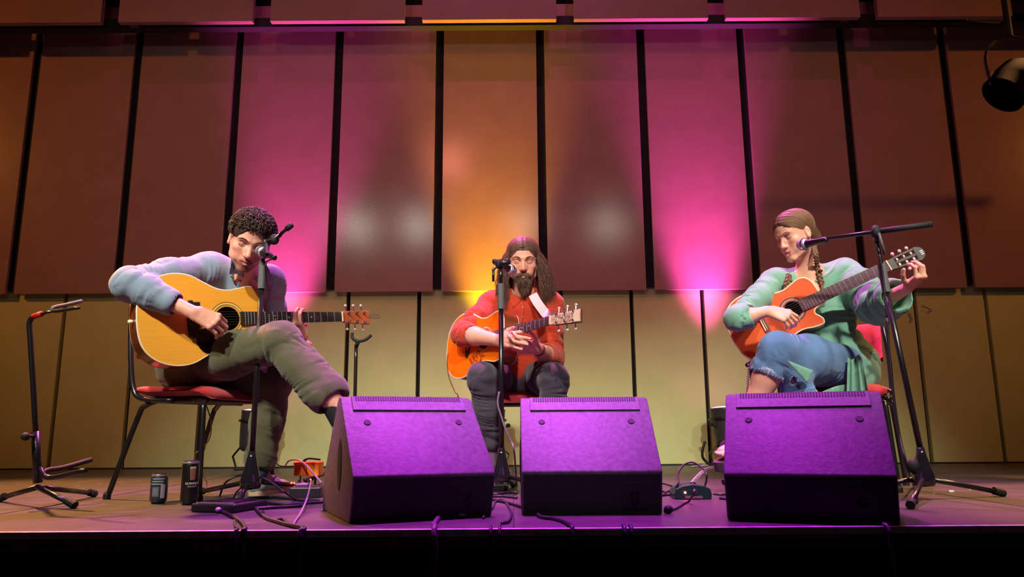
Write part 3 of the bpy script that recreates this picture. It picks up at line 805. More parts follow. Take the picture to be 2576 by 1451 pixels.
def mic_stand(base, topz, feet, label, gripz=0.28, lean=(0, 0), bellr=0.042):
    bx, by = base
    t = empty('microphone_stand', (bx, by, 0), label=label, cat='microphone stand', group='black microphone stands')
    hub = Vector((bx, by, 0.115)); top = Vector((bx + lean[0], by + lean[1], topz))
    MB().lathe([(0.0, 0.045), (bellr*0.9, 0.05), (bellr, 0.06), (bellr*0.97, 0.085), (bellr*0.7, 0.125), (bellr*0.45, 0.17), (0.014, 0.2), (0.0, 0.2)], 28, Matrix.Translation((bx, by, 0))).build('base_bell', M_bell, t, smooth=True)
    for f in feet: leg_tripod(t, hub + Vector((0, 0, -0.035)), f)
    d = top - Vector((bx, by, 0))
    zc = topz - gripz
    MB().tube([Vector((bx, by, 0.19)), Vector((bx, by, 0)) + d*(zc/topz)], 0.0115, 12).build('lower_tube', M_metal, t, smooth=True)
    MB().tube([Vector((bx, by, 0)) + d*(zc/topz), Vector((bx, by, 0)) + d*((zc + 0.12)/topz)], 0.0165, 14).build('grip', M_grip, t, smooth=False)
    MB().tube([Vector((bx, by, 0)) + d*((zc + 0.12)/topz), top], 0.008, 10).build('upper_tube', M_metal, t, smooth=True)
    return t, top
# left stand
f1 = [fl(500, 1247), fl(598, 1268), fl(812, 1236)]
b1 = (-1.075, 3.15)
T1, top1 = mic_stand(b1, 1.07, f1, 'black microphone stand in front of the left player with its short boom folded up', gripz=0.19)
tip_up = at(733, 566, 3.05); cl = at(690, 602, 3.12); low = at(668, 608, 3.10)
MB().tube([low, cl, cl.lerp(tip_up, 0.35)], 0.0105, 10).build('boom_sleeve', M_metal, T1, smooth=True)
MB().tube([cl.lerp(tip_up, 0.3), tip_up], 0.0075, 10).build('boom', M_metal, T1, smooth=True)
MB().tube([cl.lerp(tip_up, 0.75), tip_up], 0.0125, 12).build('boom_weight', M_rub, T1, smooth=True)
MB().sphere(cl, (0.022, 0.018, 0.024)).build('clutch', M_rub, T1, smooth=True)
MB().tube([cl, top1], 0.012, 10).build('swivel', M_metal, T1, smooth=True)
MB().tube([at(668, 603, 3.10), at(667, 650, 3.10)], 0.0065, 8).build('clutch_lever', M_grip, T1, smooth=True)
mt, q = mic('silver-headed microphone beside the left player\'s cheek', at(651, 629, 3.13), at(651, 629, 3.13) - at(690, 648, 3.03))
MB().tube([at(672, 640, 3.04), at(668, 612, 3.09)], 0.009, 8).build('mic_clip', M_rub, T1)
# middle stand
b2 = (at(1262, 1180, 3.46).x, 3.46)
f2 = [Vector((b2[0] - 0.30, 3.28, 0)), Vector((b2[0] + 0.05, 3.80, 0)), Vector((b2[0] + 0.29, 3.30, 0))]
T2, top2 = mic_stand(b2, 1.035, f2, 'black microphone stand in front of the middle player, base between two floor monitors', gripz=0.20)
c2 = at(1256, 664, 3.46)
MB().tube([at(1244, 660, 3.52), at(1262, 664, 3.44), at(1276, 660, 3.42)], 0.0115, 10).build('boom_sleeve', M_metal, T2, smooth=True)
MB().sphere(c2, (0.02, 0.02, 0.026)).build('clutch', M_rub, T2, smooth=True)
MB().tube([c2, top2], 0.012, 10).build('swivel', M_metal, T2, smooth=True)
MB().tube([at(1241, 676, 3.46), at(1241, 708, 3.46)], 0.006, 8).build('clutch_lever', M_metal, T2, smooth=True)
MB().tube([c2, at(1241, 678, 3.46)], 0.008, 8).build('lever_arm', M_chrome, T2)
MB().sphere(at(1276, 658, 3.43), 0.016).build('clip_joint', M_rub, T2, smooth=True)
mic('round-headed microphone in front of the long-haired man\'s cheek', at(1296, 685, 3.60), at(1296, 685, 3.60) - at(1250, 660, 3.50))
# right stand
b3 = (1.63, 3.06)
f3 = [fl(2520, 1249), fl(2292, 1280), Vector((1.38, 3.26, 0))]
ptop = at(2206, 606, 3.06)
T3, top3 = mic_stand(b3, ptop.z, f3, 'black microphone stand with long boom at the right, in front of the woman', gripz=0.22, lean=(ptop.x - 1.63, 0), bellr=0.042)
e1 = at(2346, 563, 2.95); e2 = at(2060, 603, 3.16)
MB().tube([e1, e2], 0.009, 10).build('boom', M_metal, T3, smooth=True)
MB().tube([e1, e1.lerp(e2, 0.5)], 0.0125, 12).build('boom_grip', M_rub, T3, smooth=True)
cl3 = e1.lerp(e2, 0.48)
MB().sphere(cl3, (0.022, 0.02, 0.03)).build('clutch', M_rub, T3, smooth=True)
MB().tube([cl3, top3], 0.013, 10).build('swivel', M_metal, T3, smooth=True)
MB().tube([cl3 + Vector((0, -0.02, -0.01)), at(2226, 640, 3.04)], 0.006, 8).build('clutch_lever', M_grip, T3, smooth=True)
MB().sphere(at(2300, 1172, 3.06), (0.03, 0.02, 0.03)).build('cable_tie_bundle', M_rub, T3, smooth=True)
mt, q = mic('short microphone on the long boom beside the woman\'s jaw', at(2008, 618, 3.16), at(2008, 618, 3.16) - at(2062, 606, 3.05))

# ------------------------------------------------------------------ guitar stands
def tubep(n, pts, r, m, t, k=4, nn=9): return MB().tube(catmull(pts, k), r, nn).build(n, m, t, smooth=True)
c = at(95, 1228, 2.95)
t = empty('guitar_stand', (c.x, c.y, 0), label='empty black guitar stand with red-tipped neck rest at the far left', cat='guitar stand', group='guitar stands')
hub = Vector((c.x, c.y, 0.075))
for f in (fl(2, 1262), fl(182, 1279), fl(234, 1250)): leg_tripod(t, hub, f)
tubep('lower_tube', [at(95, 1215, 2.95), at(90, 1085, 2.95)], 0.0165, M_metal, t)
tubep('upper_tube', [at(90, 1090, 2.95), at(83, 960, 2.95), at(76, 850, 2.95), at(74, 815, 2.95), at(80, 800, 2.95), at(90, 793, 2.95)], 0.0105, M_metal, t)
tubep('red_sleeve', [at(84, 797, 2.95), at(105, 789, 2.93)], 0.0115, mat('red_rubber', (180, 30, 22), 0.5), t)
tubep('neck_rest', [at(104, 789, 2.93), at(132, 783, 2.92)], 0.006, M_metal, t)
tubep('yoke_arm', [at(132, 786, 2.92), at(134, 774, 2.92), at(168, 766, 2.97), at(206, 757, 3.02)], 0.0075, M_grip, t)
tubep('yoke_arm', [at(132, 782, 2.92), at(150, 782, 2.86), at(198, 774, 2.80)], 0.0065, M_metal, t)
tubep('height_knob', [at(88, 1096, 2.94), at(66, 1098, 2.90)], 0.006, M_rub, t)
MB().sphere(at(64, 1098, 2.9), 0.016).build('knob', M_rub, t, smooth=True)
tubep('cradle_arm', [at(100, 1175, 2.95), at(112, 1196, 2.93), at(140, 1200, 2.92), at(216, 1182, 2.85)], 0.010, M_metal, t)
tubep('cradle_arm', [at(104, 1192, 2.97), at(122, 1182, 3.0), at(160, 1176, 3.05), at(230, 1156, 3.15)], 0.010, M_rub, t)
c = at(893, 1000, 4.35)
t = empty('guitar_stand', (c.x, c.y, 0), label='slim guitar stand with upturned black yoke behind the left floor monitor', cat='guitar stand', group='guitar stands')
tubep('tube', [(c.x, c.y, 0.08), at(893, 1000, 4.35), at(896, 870, 4.35)], 0.0105, M_metal, t)
tubep('neck', [at(896, 872, 4.35), at(902, 856, 4.33)], 0.012, M_rub, t)
tubep('yoke', [at(886, 838, 4.35), at(886, 848, 4.34), at(894, 856, 4.33), at(905, 858, 4.33), at(920, 854, 4.33), at(934, 843, 4.34)], 0.0095, M_rub, t)
for dx, dy in ((-.22, -.15), (.22, -.15), (0, .28)): leg_tripod(t, (c.x, c.y, 0.1), (c.x + dx, c.y + dy, 0))
# stand foot behind the woman's guitar
c = at(1893, 960, 3.95)
t = empty('guitar_stand', (c.x, c.y, 0), label='dark guitar stand half hidden below the woman\'s guitar', cat='guitar stand', group='guitar stands')
tubep('tube', [(c.x, c.y, 0.05), at(1893, 960, 3.95), at(1888, 925, 3.95)], 0.012, M_metal, t)
tubep('rest_arm', [at(1880, 918, 3.9), at(1890, 912, 3.95), at(1898, 922, 4.0)], 0.012, M_rub, t)
for dx, dy in ((-.2, -.1), (.2, -.15), (0, .28)): leg_tripod(t, (c.x, c.y, 0.08), (c.x + dx, c.y + dy, 0))
# ------------------------------------------------------------------ people: shared builders
def unit(v): return Vector(v).normalized()
from mathutils.bvhtree import BVHTree
def bvh(*obs):
    vs = []; fs = []
    for o in obs:
        n = len(vs); vs += [v.co.copy() for v in o.data.vertices]; fs += [tuple(i + n for i in p.vertices) for p in o.data.polygons]
    return BVHTree.FromPolygons(vs, fs)
def on(tree, px, py, off=0.004, fallY=3.3):
    d = ray(px, py).normalized(); h = tree.ray_cast(CAMP, d)
    return (h[0] - d*off) if h[0] is not None else at(px, py, fallY)
class Head:
    def __init__(s, c, yaw, pitch, roll, sc=1.0):
        c = Vector(c); f = (CAMP - c); f.z = 0; f.normalize(); f.z = 0
        up = Vector((0, 0, 1)); left = up.cross(f)       # subject's left = image right
        f = (f*math.cos(R(yaw)) + left*math.sin(R(yaw))).normalized(); left = up.cross(f)
        f2 = f*math.cos(R(pitch)) - up*math.sin(R(pitch)); up2 = up*math.cos(R(pitch)) + f*math.sin(R(pitch))
        up3 = up2*math.cos(R(roll)) + left*math.sin(R(roll)); left3 = left*math.cos(R(roll)) - up2*math.sin(R(roll))
        s.c, s.f, s.u, s.l, s.k = c, f2, up3, left3, sc
    def P(s, x, y, z): return s.c + (s.l*x + s.f*y + s.u*z)*s.k
    def D(s, x, y, z): return (s.l*x + s.f*y + s.u*z)
    def E(s, x, y, z, a, b, c, ry=0):
        ax = (s.l, s.f, s.u)
        if ry:   # rotate about forward axis
            ca, sa = math.cos(R(ry)), math.sin(R(ry))
            ax = (s.l*ca + s.u*sa, s.f, s.u*ca - s.l*sa)
        return ell(s.P(x, y, z), (a*s.k, b*s.k, c*s.k), ax)
    def Cn(s, p, q, ra, rb): return cone(s.P(*p), s.P(*q), ra*s.k, rb*s.k)
    def add(s, F, fem=False, mouth_open=0.0):
        A = F.add
        A(s.E(0, -0.018, 0.040, .0745, .096, .078), 0.02)
        A(s.E(0, 0.022, 0.030, .066, .066, .066), 0.03)
        A(s.E(0, 0.018, -0.030, .060, .066, .074), 0.03)
        jw = 0.050 if not fem else 0.042
        for x in (-1, 1):
            A(s.Cn((x*0.056, 0.000, -0.030), (x*jw, 0.012, -0.070), .017, .014), 0.02)
            A(s.Cn((x*jw, 0.012, -0.070), (x*0.014, 0.073, -0.103), .014, .013), 0.02)
            A(s.E(x*0.043, 0.054, -0.022, .021, .022, .018), 0.018)      # cheek bones
            A(s.E(x*0.030, 0.060, -0.055, .022, .020, .024), 0.02)       # cheeks
        A(s.E(0, 0.076, -0.103, .018, .015, .014), 0.014)               # chin
        A(s.E(0, 0.074, -0.070, .028, .020, .026), 0.016)               # muzzle
        br = .011 if not fem else .008
        A(s.Cn((-0.040, 0.071, 0.024), (-0.012, 0.084, 0.020), br, br), 0.014)
        A(s.Cn((0.040, 0.071, 0.024), (0.012, 0.084, 0.020), br, br), 0.014)
        for x in (-1, 1):
            F.sub(s.E(x*0.031, 0.095, 0.004, .020, .020, .0125), 0.012)
            A(s.E(x*0.031, 0.066, 0.003, .0150, .0150, .0135), 0.004)    # lowered eyelid over the eye
            A(s.E(x*0.077, -0.008, -0.004, .009, .017, .030), 0.006)    # ear
            A(s.E(x*0.081, 0.000, -0.026, .006, .009, .010), 0.004)
            F.sub(s.E(x*0.087, 0.000, 0.000, .007, .009, .014), 0.004)
        nr = 1.0 if not fem else 0.92
        ny = .006 if fem else 0
        A(s.Cn((0, 0.082, 0.012), (0, 0.108 - ny, -0.034), .0075*nr, .0105*nr), 0.010)
        A(s.E(0, 0.108 - ny, -0.036, .0115*nr, .0115, .0095), 0.004)
        for x in (-1, 1):
            A(s.E(x*0.0120*nr, 0.096 - ny*.7, -0.0375, .0082*nr, .011, .0075), 0.007)
            F.sub(s.E(x*0.0065, 0.104, -0.0475, .0038, .0055, .0045), 0.002)
        A(s.Cn((-0.021, 0.084, -0.067), (-0.004, 0.0935, -0.0635), .0042, .0058), 0.004)
        A(s.Cn((0.021, 0.084, -0.067), (0.004, 0.0935, -0.0635), .0042, .0058), 0.004)
        o = mouth_open
        A(s.Cn((-0.016, 0.086, -0.075 - o), (0, 0.092, -0.077 - o), .0048, .0066), 0.004)
        A(s.Cn((0.016, 0.086, -0.075 - o), (0, 0.092, -0.077 - o), .0048, .0066), 0.004)
        for x in (-1, 1): A(s.E(x*0.0115, 0.083 - 0.005*fem, -0.022, .011 - .003*fem, .013, .018), 0.008)
        F.sub(s.E(0, 0.100, -0.0705 - o*0.5, .020, .010, .0010 + o*0.5), 0.003)
    def cap(s, th=0.0, top=0.0, h=0.0042):
        F = Field(h)
        F.add(s.E(0, -0.022, 0.044, .081 + th, .098 + th, .082 + th), .01); F.add(s.E(0, 0.018, 0.044 + top, .071 + th, .073 + th, .071 + th), .02)
        F.add(s.E(0, -0.055, -.03, .066, .046, .06), .03)
        F.sub(s.E(0, .102, -.022, .064, .062, .100), .008)
        F.sub(s.E(.086, .018, -.045, .03, .05, .045), .01); F.sub(s.E(-.086, .018, -.045, .03, .05, .045), .01)
        return F
    def proj(s, tree, p, off):
        c0 = s.P(0, -.02, .02); dd = (p - c0).normalized(); h = tree.ray_cast(c0 + dd*.4, -dd)
        return (h[0] + dd*off) if h[0] is not None else p
    def paints(s, lip=(176, 84, 84), stub=None, brow=None):
        p = [(s.Cn((-0.020, 0.087, -0.067), (0, 0.096, -0.064), .0055, .0065), lip, 0.003, 0.75),
             (s.Cn((0.020, 0.087, -0.067), (0, 0.096, -0.064), .0055, .0065), lip, 0.003, 0.75),
             (s.Cn((-0.014, 0.088, -0.077), (0.014, 0.088, -0.077), .0070, .0070), lip, 0.003, 0.75),
             (s.E(0, 0.112, -0.035, .02, .012, .012), (212, 120, 104), 0.01, 0.5),
             (s.E(0.04, 0.07, -0.035, .02, .02, .02), (212, 120, 104), 0.02, 0.35),
             (s.E(-0.04, 0.07, -0.035, .02, .02, .02), (212, 120, 104), 0.02, 0.35),
             (s.E(0.031, 0.082, 0.004, .018, .014, .012), (150, 90, 80), 0.008, 0.4),
             (s.E(-0.031, 0.082, 0.004, .018, .014, .012), (150, 90, 80), 0.008, 0.4)]
        if stub:
            p.insert(0, (s.E(0, 0.050, -0.100, .062, .062, .042), stub, 0.02, 0.72))
            p.append((s.Cn((-0.024, 0.089, -0.068), (0, 0.099, -0.0535), .006, .006), stub, 0.006, 0.85))
            p.append((s.Cn((0.024, 0.089, -0.068), (0, 0.099, -0.0535), .006, .006), stub, 0.006, 0.85))
            p.append((s.E(0, 0.092, -0.094, .014, .014, .012), stub, 0.008, 0.85))
        return p
    def extras(s, parent, browc, fem=False, tree=None):
        def sn(p, o):
            h = tree.find_nearest(p); return h[0] + h[1]*o if (h[0] is not None and tree) else p
        mb = mat('brow_%d' % browc[0], browc, 0.8)
        for x in (-1, 1):
            z = 0.026
            P = [s.P(x*0.013, 0.0905, z - 0.005), s.P(x*0.025, 0.0885, z + 0.000), s.P(x*0.038, 0.0815, z + 0.001), s.P(x*0.050, 0.068, z - 0.006)]
            MB().tube([sn(p, .0006) for p in catmull(P, 4)], 0, 6, rf=lambda t: (0.0029 if not fem else 0.0016)*math.sin(math.pi*min(1, 0.25 + t*0.75))*s.k + 0.0004, flat=0.8).build('eyebrow', mb, parent, smooth=True)
            P = [s.P(x*0.0185, 0.0795, -0.0035), s.P(x*0.025, 0.0800, -0.0080), s.P(x*0.033, 0.0790, -0.0095), s.P(x*0.040, 0.0755, -0.0065), s.P(x*0.0455, 0.0700, -0.002)]
            MB().tube([sn(p, .0002) for p in catmull(P, 4)], (0.0010 if not fem else 0.0008)*s.k, 5, r1=(0.0015 if not fem else 0.0010)*s.k).build('eyelashes', mat('lash_dark', (38, 22, 20), 0.8), parent, smooth=True)

def hand(F, wrist, fwd, back, tdir, curls, thumb, sc=1.0, spread=1.0, wr=0.026):
    """palm with four metacarpals, four unequal bent fingers and a thumb that leaves the side of the palm; returns finger tips"""
    w = Vector(wrist); f = unit(fwd); b = Vector(back); b = (b - f*b.dot(f)).normalized()
    l = b.cross(f); l = l if l.dot(Vector(tdir)) > 0 else -l
    tips = []
    F.add(cone(w - f*0.01*sc, w + f*0.03*sc, wr*sc*0.9, 0.022*sc, (b, 0.72)), 0.012)
    kn = [(0.088, 0.029, 0), (0.093, 0.009, 0.003), (0.088, -0.0105, 0.001), (0.078, -0.029, -0.003)]
    ln = [(.044, .026, .020), (.049, .030, .021), (.045, .028, .021), (.035, .020, .018)]
    rd = [(.0098, .0084, .0076, .0066), (.0098, .0086, .0077, .0067), (.0094, .0082, .0074, .0064), (.0084, .0073, .0066, .0058)]
    for i in range(4):
        a, c, e = kn[i]; k = w + (f*a + l*c + b*e)*sc
        F.add(cone(w + (f*0.012 + l*c*0.55)*sc, k, .0145*sc, .0118*sc, (b, 0.9)), 0.010)
        ang = 0; p = k
        lf = (f + l*(0.10*(1.4 - i))*spread).normalized()
        for j in range(3):
            ang += curls[i][j]
            d = lf*math.cos(R(ang)) - b*math.sin(R(ang))
            q = p + d*ln[i][j]*sc
            F.add(cone(p, q, rd[i][j]*sc, rd[i][j+1]*sc), 0.0035)
            if j == 0: F.add(ell(p + b*0.002*sc, (.0108*sc,)*3), 0.004)
            p = q
        tips.append((p, d))
    p = w + (f*0.018 + l*0.020 - b*0.004)*sc
    F.add(cone(w + f*0.01*sc, p, .018*sc, .016*sc), 0.01)
    for j, (L_, r0, r1) in enumerate(((.042, .0155, .0118), (.033, .0112, .0098), (.027, .0098, .0078))):
        tf, tl, tb = thumb[j]; d = (f*tf + l*tl + b*tb).normalized()
        q = p + d*L_*sc; F.add(cone(p, q, r0*sc, r1*sc), 0.006 if j == 0 else 0.003); p = q
    tips.append((p, d))
    F.add(cone(w + (f*0.03 + l*0.018 - b*0.008)*sc, w + (f*0.07 + l*0.02 - b*0.006)*sc, .013*sc, .010*sc), 0.012)
    return tips
def nails(tips, ups, parent, sc=1.0, rgb=(236, 190, 180)):
    for (p, d), u in zip(tips, ups):
        u = (Vector(u) - d*Vector(u).dot(d)).normalized(); sx = d.cross(u)
        Mx = Matrix((sx, d, u)).transposed().to_4x4()
        MB().sphere(p + u*0.0045*sc + d*0.001, (0.0045*sc, 0.0060*sc, 0.0022*sc), 8, 6, Mx).build('fingernail', mat('nail_%d' % rgb[0], rgb, 0.25), parent, smooth=True)

M_skin = mat('skin', (226, 160, 138), 0.45, attr=True, sub=0.08, bump=0.05, bscale=220, spec=0.4)
def cloth(name, rgb, **k):
    d = dict(rough=0.85, noise=0.12, nscale=16, bump=0.25, bscale=450, sheen=0.25, spec=0.2, wr=0.35, wrs=9); d.update(k)
    return mat(name, rgb, **d)
def strands(name, curves, r, m, parent, r1=None, n=4, label=None):
    mb = MB()
    for P in curves:
        rr = r*random.uniform(0.7, 1.25)
        mb.tube(P, rr, n, rf=lambda t, rr=rr: max(0.0004, rr*(1 - t**3*0.9)))
    o = mb.build(name, m, parent, smooth=True)
    if label: o['label'] = label
    return o
def hairmat(name, rgb, rgb2): return mat(name, rgb, 0.5, noise=0.5, nscale=30, rgb2=rgb2, spec=0.45, bump=0.2, bscale=200)

# rounded flap polygon with thickness (collar leaves, pocket flaps)
def flap(name, pts, th, m, parent, bend=None, label=None):
    P = [Vector(p) for p in pts]; c = sum(P, Vector())/len(P)
    nrm = Vector()
    for i in range(len(P)): nrm += (P[i-1] - c).cross(P[i] - c)
    nrm.normalize(); n = len(P); vs = []; fs = []; K = 3
    for sgn in (1, -1):
        for k in range(K+1):
            u = k/K
            for p in P: vs.append(c.lerp(p, u) + nrm*sgn*th*(1 - 0.75*u**3)*0.5 + (nrm*bend*(1 - u*u) if bend else Vector()))
    N = (K+1)*n
    for si in (0, 1):
        for k in range(K):
            for i in range(n):
                a = si*N + k*n + i; b = si*N + k*n + (i+1) % n
                fs.append((a, b, b + n, a + n))
    for i in range(n): fs.append((K*n + i, K*n + (i+1) % n, N + K*n + (i+1) % n, N + K*n + i))
    o = MB().add(vs, fs).build(name, m, parent, smooth=True)
    if label: o['label'] = label
    return o
def shoe(F, heel, toe, r=0.042, hgt=0.06):
    heel = Vector(heel); toe = Vector(toe); d = (toe - heel).normalized(); up = Vector((0, 0, 1))
    F.add(cone(heel + up*0.035, toe + up*0.022, 0.036, 0.030, (up, 0.7)), 0.03)
    F.add(cone(heel + d*0.11 + up*0.03, toe - d*0.04 + up*0.024, 0.038, 0.042, (up, 0.62)), 0.03)
    F.add(cone(heel + up*0.03, heel + up*(hgt + 0.02), 0.035, 0.036), 0.03)
    F.add(cone(heel + d*0.03 + up*0.06, heel + d*0.12 + up*0.045, 0.036, 0.03), 0.03)
def sole(name, heel, toe, parent, m, z0=0.0, z1=0.016, w=0.043):
    heel = Vector(heel); toe = Vector(toe); d = toe - heel; d.z = 0; L = d.length; d.normalize(); n = Vector((-d.y, d.x, 0))
    pts = [(-0.035, 0), (-0.030, .6), (0.0, .82), (0.35*L, .72), (0.7*L, 1.0), (0.9*L, .95), (L + 0.02, .55), (L + 0.032, 0)]
    P = [(a, b*w) for a, b in pts] + [(a, -b*w) for a, b in reversed(pts[1:-1])]
    P = [(v.x, v.y) for v in catmull([Vector((x, y, 0)) for x, y in P + P[:1]], 3)[:-1]]
    Mx = Matrix(((d.x, n.x, 0, heel.x), (d.y, n.y, 0, heel.y), (0, 0, 1, heel.z), (0, 0, 0, 1)))
    return MB().prism(P, z0, z1, Mx).build(name, m, parent, smooth=False)

SK1 = (226, 160, 138)
HS = 0.0032

# ================================================================== left player
t1 = empty('person', (-1.44, 3.42, 0), label='dark curly-haired man in blue-grey shirt and olive trousers bent over an amber guitar', cat='person')
hd = Head(at(629, 606, 3.18), 2, 30, 11, 1.04)
SR, ER, WR = at(522, 680, 3.30), at(326, 714, 3.00), at(486, 786, 3.02)
SL, EL, WL = at(674, 708, 3.50), at(690, 872, 3.62), at(772, 870, 3.50)
NB = at(622, 694, 3.32); CHt = at(594, 778, 3.56); PV = Vector((-1.45, 3.44, 0.56))
HR_, HL_ = PV + Vector((-0.03, -0.085, 0)), PV + Vector((0.03, 0.085, 0))
KR, AR = at(706, 858, 3.14), at(838, 1012, 3.08)
KL, AL = at(692, 955, 3.36), at(652, 1168, 3.42)
B = Field(HS)
hd.add(B)
B.add(cone(hd.P(0, -0.025, -0.05), NB + Vector((0, 0.03, 0.01)), .056, .062), 0.03)
B.chain([NB + Vector((0, .03, 0)), CHt, PV], [.06, .07, .07], 0.03)
B.chain([SR, ER, ER.lerp(WR, .35), WR], [.040, .036, .041, .026], 0.02)
B.chain([NB + Vector((0, .04, -.02)), SR], [.04, .03], 0.02); B.chain([NB + Vector((0, .04, -.02)), SL], [.04, .03], 0.02)
B.chain([SL, EL, EL.lerp(WL, .35), WL], [.040, .036, .038, .026], 0.02)
B.chain([HR_, KR, AR], [.06, .045, .036], 0.02); B.chain([HL_, KL, AL], [.06, .045, .034], 0.02)
B.add(cone(AR - Vector((0.03, 0, -0.04)), AR + Vector((0.05, -0.01, -0.055)), .044, .033), 0.02)
# right hand over the strings
fw = unit(at(548, 812, 3.05) - WR)
tipsR = hand(B, WR, fw, Vector((0.12, -1, 0.45)), Vector((0.3, 0, 1)), [(48, 40, 18), (40, 52, 25), (38, 48, 24), (30, 40, 22)], [(0.95, 0.35, -0.25), (1, 0.0, -0.35), (1, -0.25, -0.25)], 1.06)
# left hand round the neck: palm behind, fingers curling over the strings
wl = at(758, 856, 3.45)
tipsL = hand(B, wl, unit(Vector((-.22, -0.62, 0.72))), Vector((-.15, -.72, -.66)), Vector((1, 0, 0)), [(28, 52, 34), (34, 52, 36), (30, 56, 34), (26, 50, 34)], [(0.5, 0.0, -0.9), (0.5, -0.3, -1), (0.7, -0.4, -1)], 1.02)
pt = hd.paints(stub=(104, 60, 46))
body = B.build('body', M_skin, t1, paints=pt, base=SK1)
nails(tipsR, [Vector((0, -1, .3))]*5, t1, 1.06)
hd.extras(t1, (52, 34, 28), tree=bvh(body))
# shirt
M_sh = cloth('blue_grey_shirt', (122, 138, 156))
C = Field(0.0052)
C.add(cone(PV + Vector((0, 0.03, .05)), CHt, .135, .145, (Vector((.3, -1, 0)), .72), (0.006, .09, 1.2, .4)), .04)
C.add(cone(CHt, NB.lerp(CHt, .25), .145, .075, (Vector((.3, -1, 0.2)), .78), (0.005, .10, 1.0, 1.4)), .05)
C.add(cone(SR.lerp(NB, .15), SL.lerp(NB, .1), .072, .070), .06)
C.add(cone(NB + Vector((-.02, .03, -.01)), NB + Vector((-0.03, .06, -.07)), .062, .08), .05)
C.add(cone(SR + Vector((0, .03, 0)), CHt + Vector((-.06, 0.02, -.05)), .072, .095), .05)
C.add(cone(SL + Vector((0, .03, 0)), CHt + Vector((.06, .06, -.12)), .066, .09), .05)
C.chain([SR, SR.lerp(ER, .5), ER], [.076, .072, .064], .045, fold=(.006, .085, 1.6, .3))
cu = ER.lerp(WR, .62)
C.chain([ER, ER.lerp(WR, .3), cu], [.066, .062, .052], .035, fold=(.006, .060, 1.4, 2.0))
C.add(cone(ER.lerp(WR, .50), cu, .0575, .0565), .008)
C.sub(cone(ER.lerp(WR, .65), WR, .043, .040), .003)
C.chain([SL, SL.lerp(EL, .5), EL], [.072, .066, .060], .045, fold=(.006, .08, 1.4, .9))
C.chain([EL, EL.lerp(WL, .6)], [.060, .048], .03, fold=(.006, .06, 1.4, 1.9))
C.sub(cone(EL.lerp(WL, .5), WL, .040, .038), .004)
C.sub(cone(NB + Vector((0.0, -.005, -.015)), hd.P(0, 0.02, -0.09), .056, .066), .010)
C.sub(cone(NB + Vector((.012, -.10, -.075)), NB + Vector((0.0, -.06, .05)), .012, .050), .010)
SHIRT1 = C.build('shirt', M_sh, t1)
# collar leaves, button line, dark undershirt patches
bt = bvh(SHIRT1, body)
q_ = lambda px, py, o=0.006: on(bt, px, py, o)
flap('collar', [at(586, 636, 3.22), at(580, 664, 3.19), q_(577, 690), q_(596, 688), q_(612, 700), at(603, 672, 3.17)], .009, M_sh, t1)
flap('collar', [at(664, 655, 3.26), at(654, 688, 3.20), q_(640, 704), q_(660, 714), q_(686, 716), at(678, 680, 3.27)], .009, M_sh, t1)
M_dk = mat('dark_pattern_patch', (30, 24, 38), .8)
MB().tube([q_(x, y, .001) for x, y in ((606, 704), (600, 722), (594, 745), (590, 768))], .009, 8, flat=.3).build('placket', M_sh, t1, smooth=True)
# trousers
M_tr = cloth('olive_trousers', (84, 82, 58), nscale=10)
T = Field(0.0055)
T.add(ell(PV + Vector((-.01, 0, .0)), (.155, .165, .105)), .04)
T.chain([HR_, HR_.lerp(KR, .5), KR], [.105, .098, .082], .04, fold=(.007, .11, 2.2, .5))
hemR = KR.lerp(AR, .86)
T.chain([KR, KR.lerp(AR, .4), hemR], [.080, .078, .094], .03, (Vector((.3, -1, 0)), .85), (.0075, .14, 2.4, 1.1))
T.sub(cone(KR.lerp(AR, .85), AR + (AR-KR)*.1, .056, .074), .004)
T.chain([HL_, KL], [.10, .078], .04, fold=(.006, .1, 1.6, .2))
hemL = KL.lerp(AL, .93)
T.chain([KL, KL.lerp(AL, .5), hemL], [.078, .070, .070], .03, (Vector((.3, -1, 0)), .9), (.006, .16, 2.6, .7))
T.sub(cone(KL.lerp(AL, .90), AL, .046, .052), .004)
T.build('trousers', M_tr, t1)
# socks and shoes
M_sock = mat('navy_dotted_sock', (34, 62, 96), 0.9)
K_ = Field(0.004); K_.add(cone(KL.lerp(AL, .82), AL + Vector((0, 0, -.03)), .046, .042), .01); sk = K_.build('sock', M_sock, t1)
for (px, py) in ((637, 1160), (628, 1182), (648, 1150), (622, 1150), (644, 1180), (632, 1140)):
    MB().sphere(at(px, py, AL.y - 0.050), (.0085, .0065, .0095), 10, 6).build('sock_dot', mat('salmon_dot', (220, 160, 140), .8), sk, smooth=True)
heel, toe = Vector((AL.x - .01, AL.y + .02, 0.005)), Vector(fl(708, 1236)) + Vector((0.0, 0.02, 0.005))
Sh = Field(0.004); shoe(Sh, heel, toe); Sh.build('shoe', cloth('grey_teal_suede', (120, 132, 134), nscale=40), t1, base=None)
sole('shoe_sole', heel, toe, t1, mat('tan_sole', (180, 150, 120), .7), -0.005, .016)
for i in range(4):
    p = heel.lerp(toe, .42 + .1*i) + Vector((0, 0, .068 - .006*i))
    MB().tube([p + Vector((-.022, -.012, -.006)), p, p + Vector((.022, .012, -.006))], .0028, 6).build('lace', mat('pale_lace', (200, 205, 205), .8), t1)
K_ = Field(0.004); K_.add(cone(AR + Vector((.012, 0, -.03)), AR + Vector((.045, -.01, -.085)), .046, .044), .01); K_.build('sock', mat('black_sock', (20, 20, 24), .9), t1)
h2, t2_ = AR + Vector((.03, 0, -.17)), AR + Vector((.20, -.10, -.22))
Sh = Field(0.004)
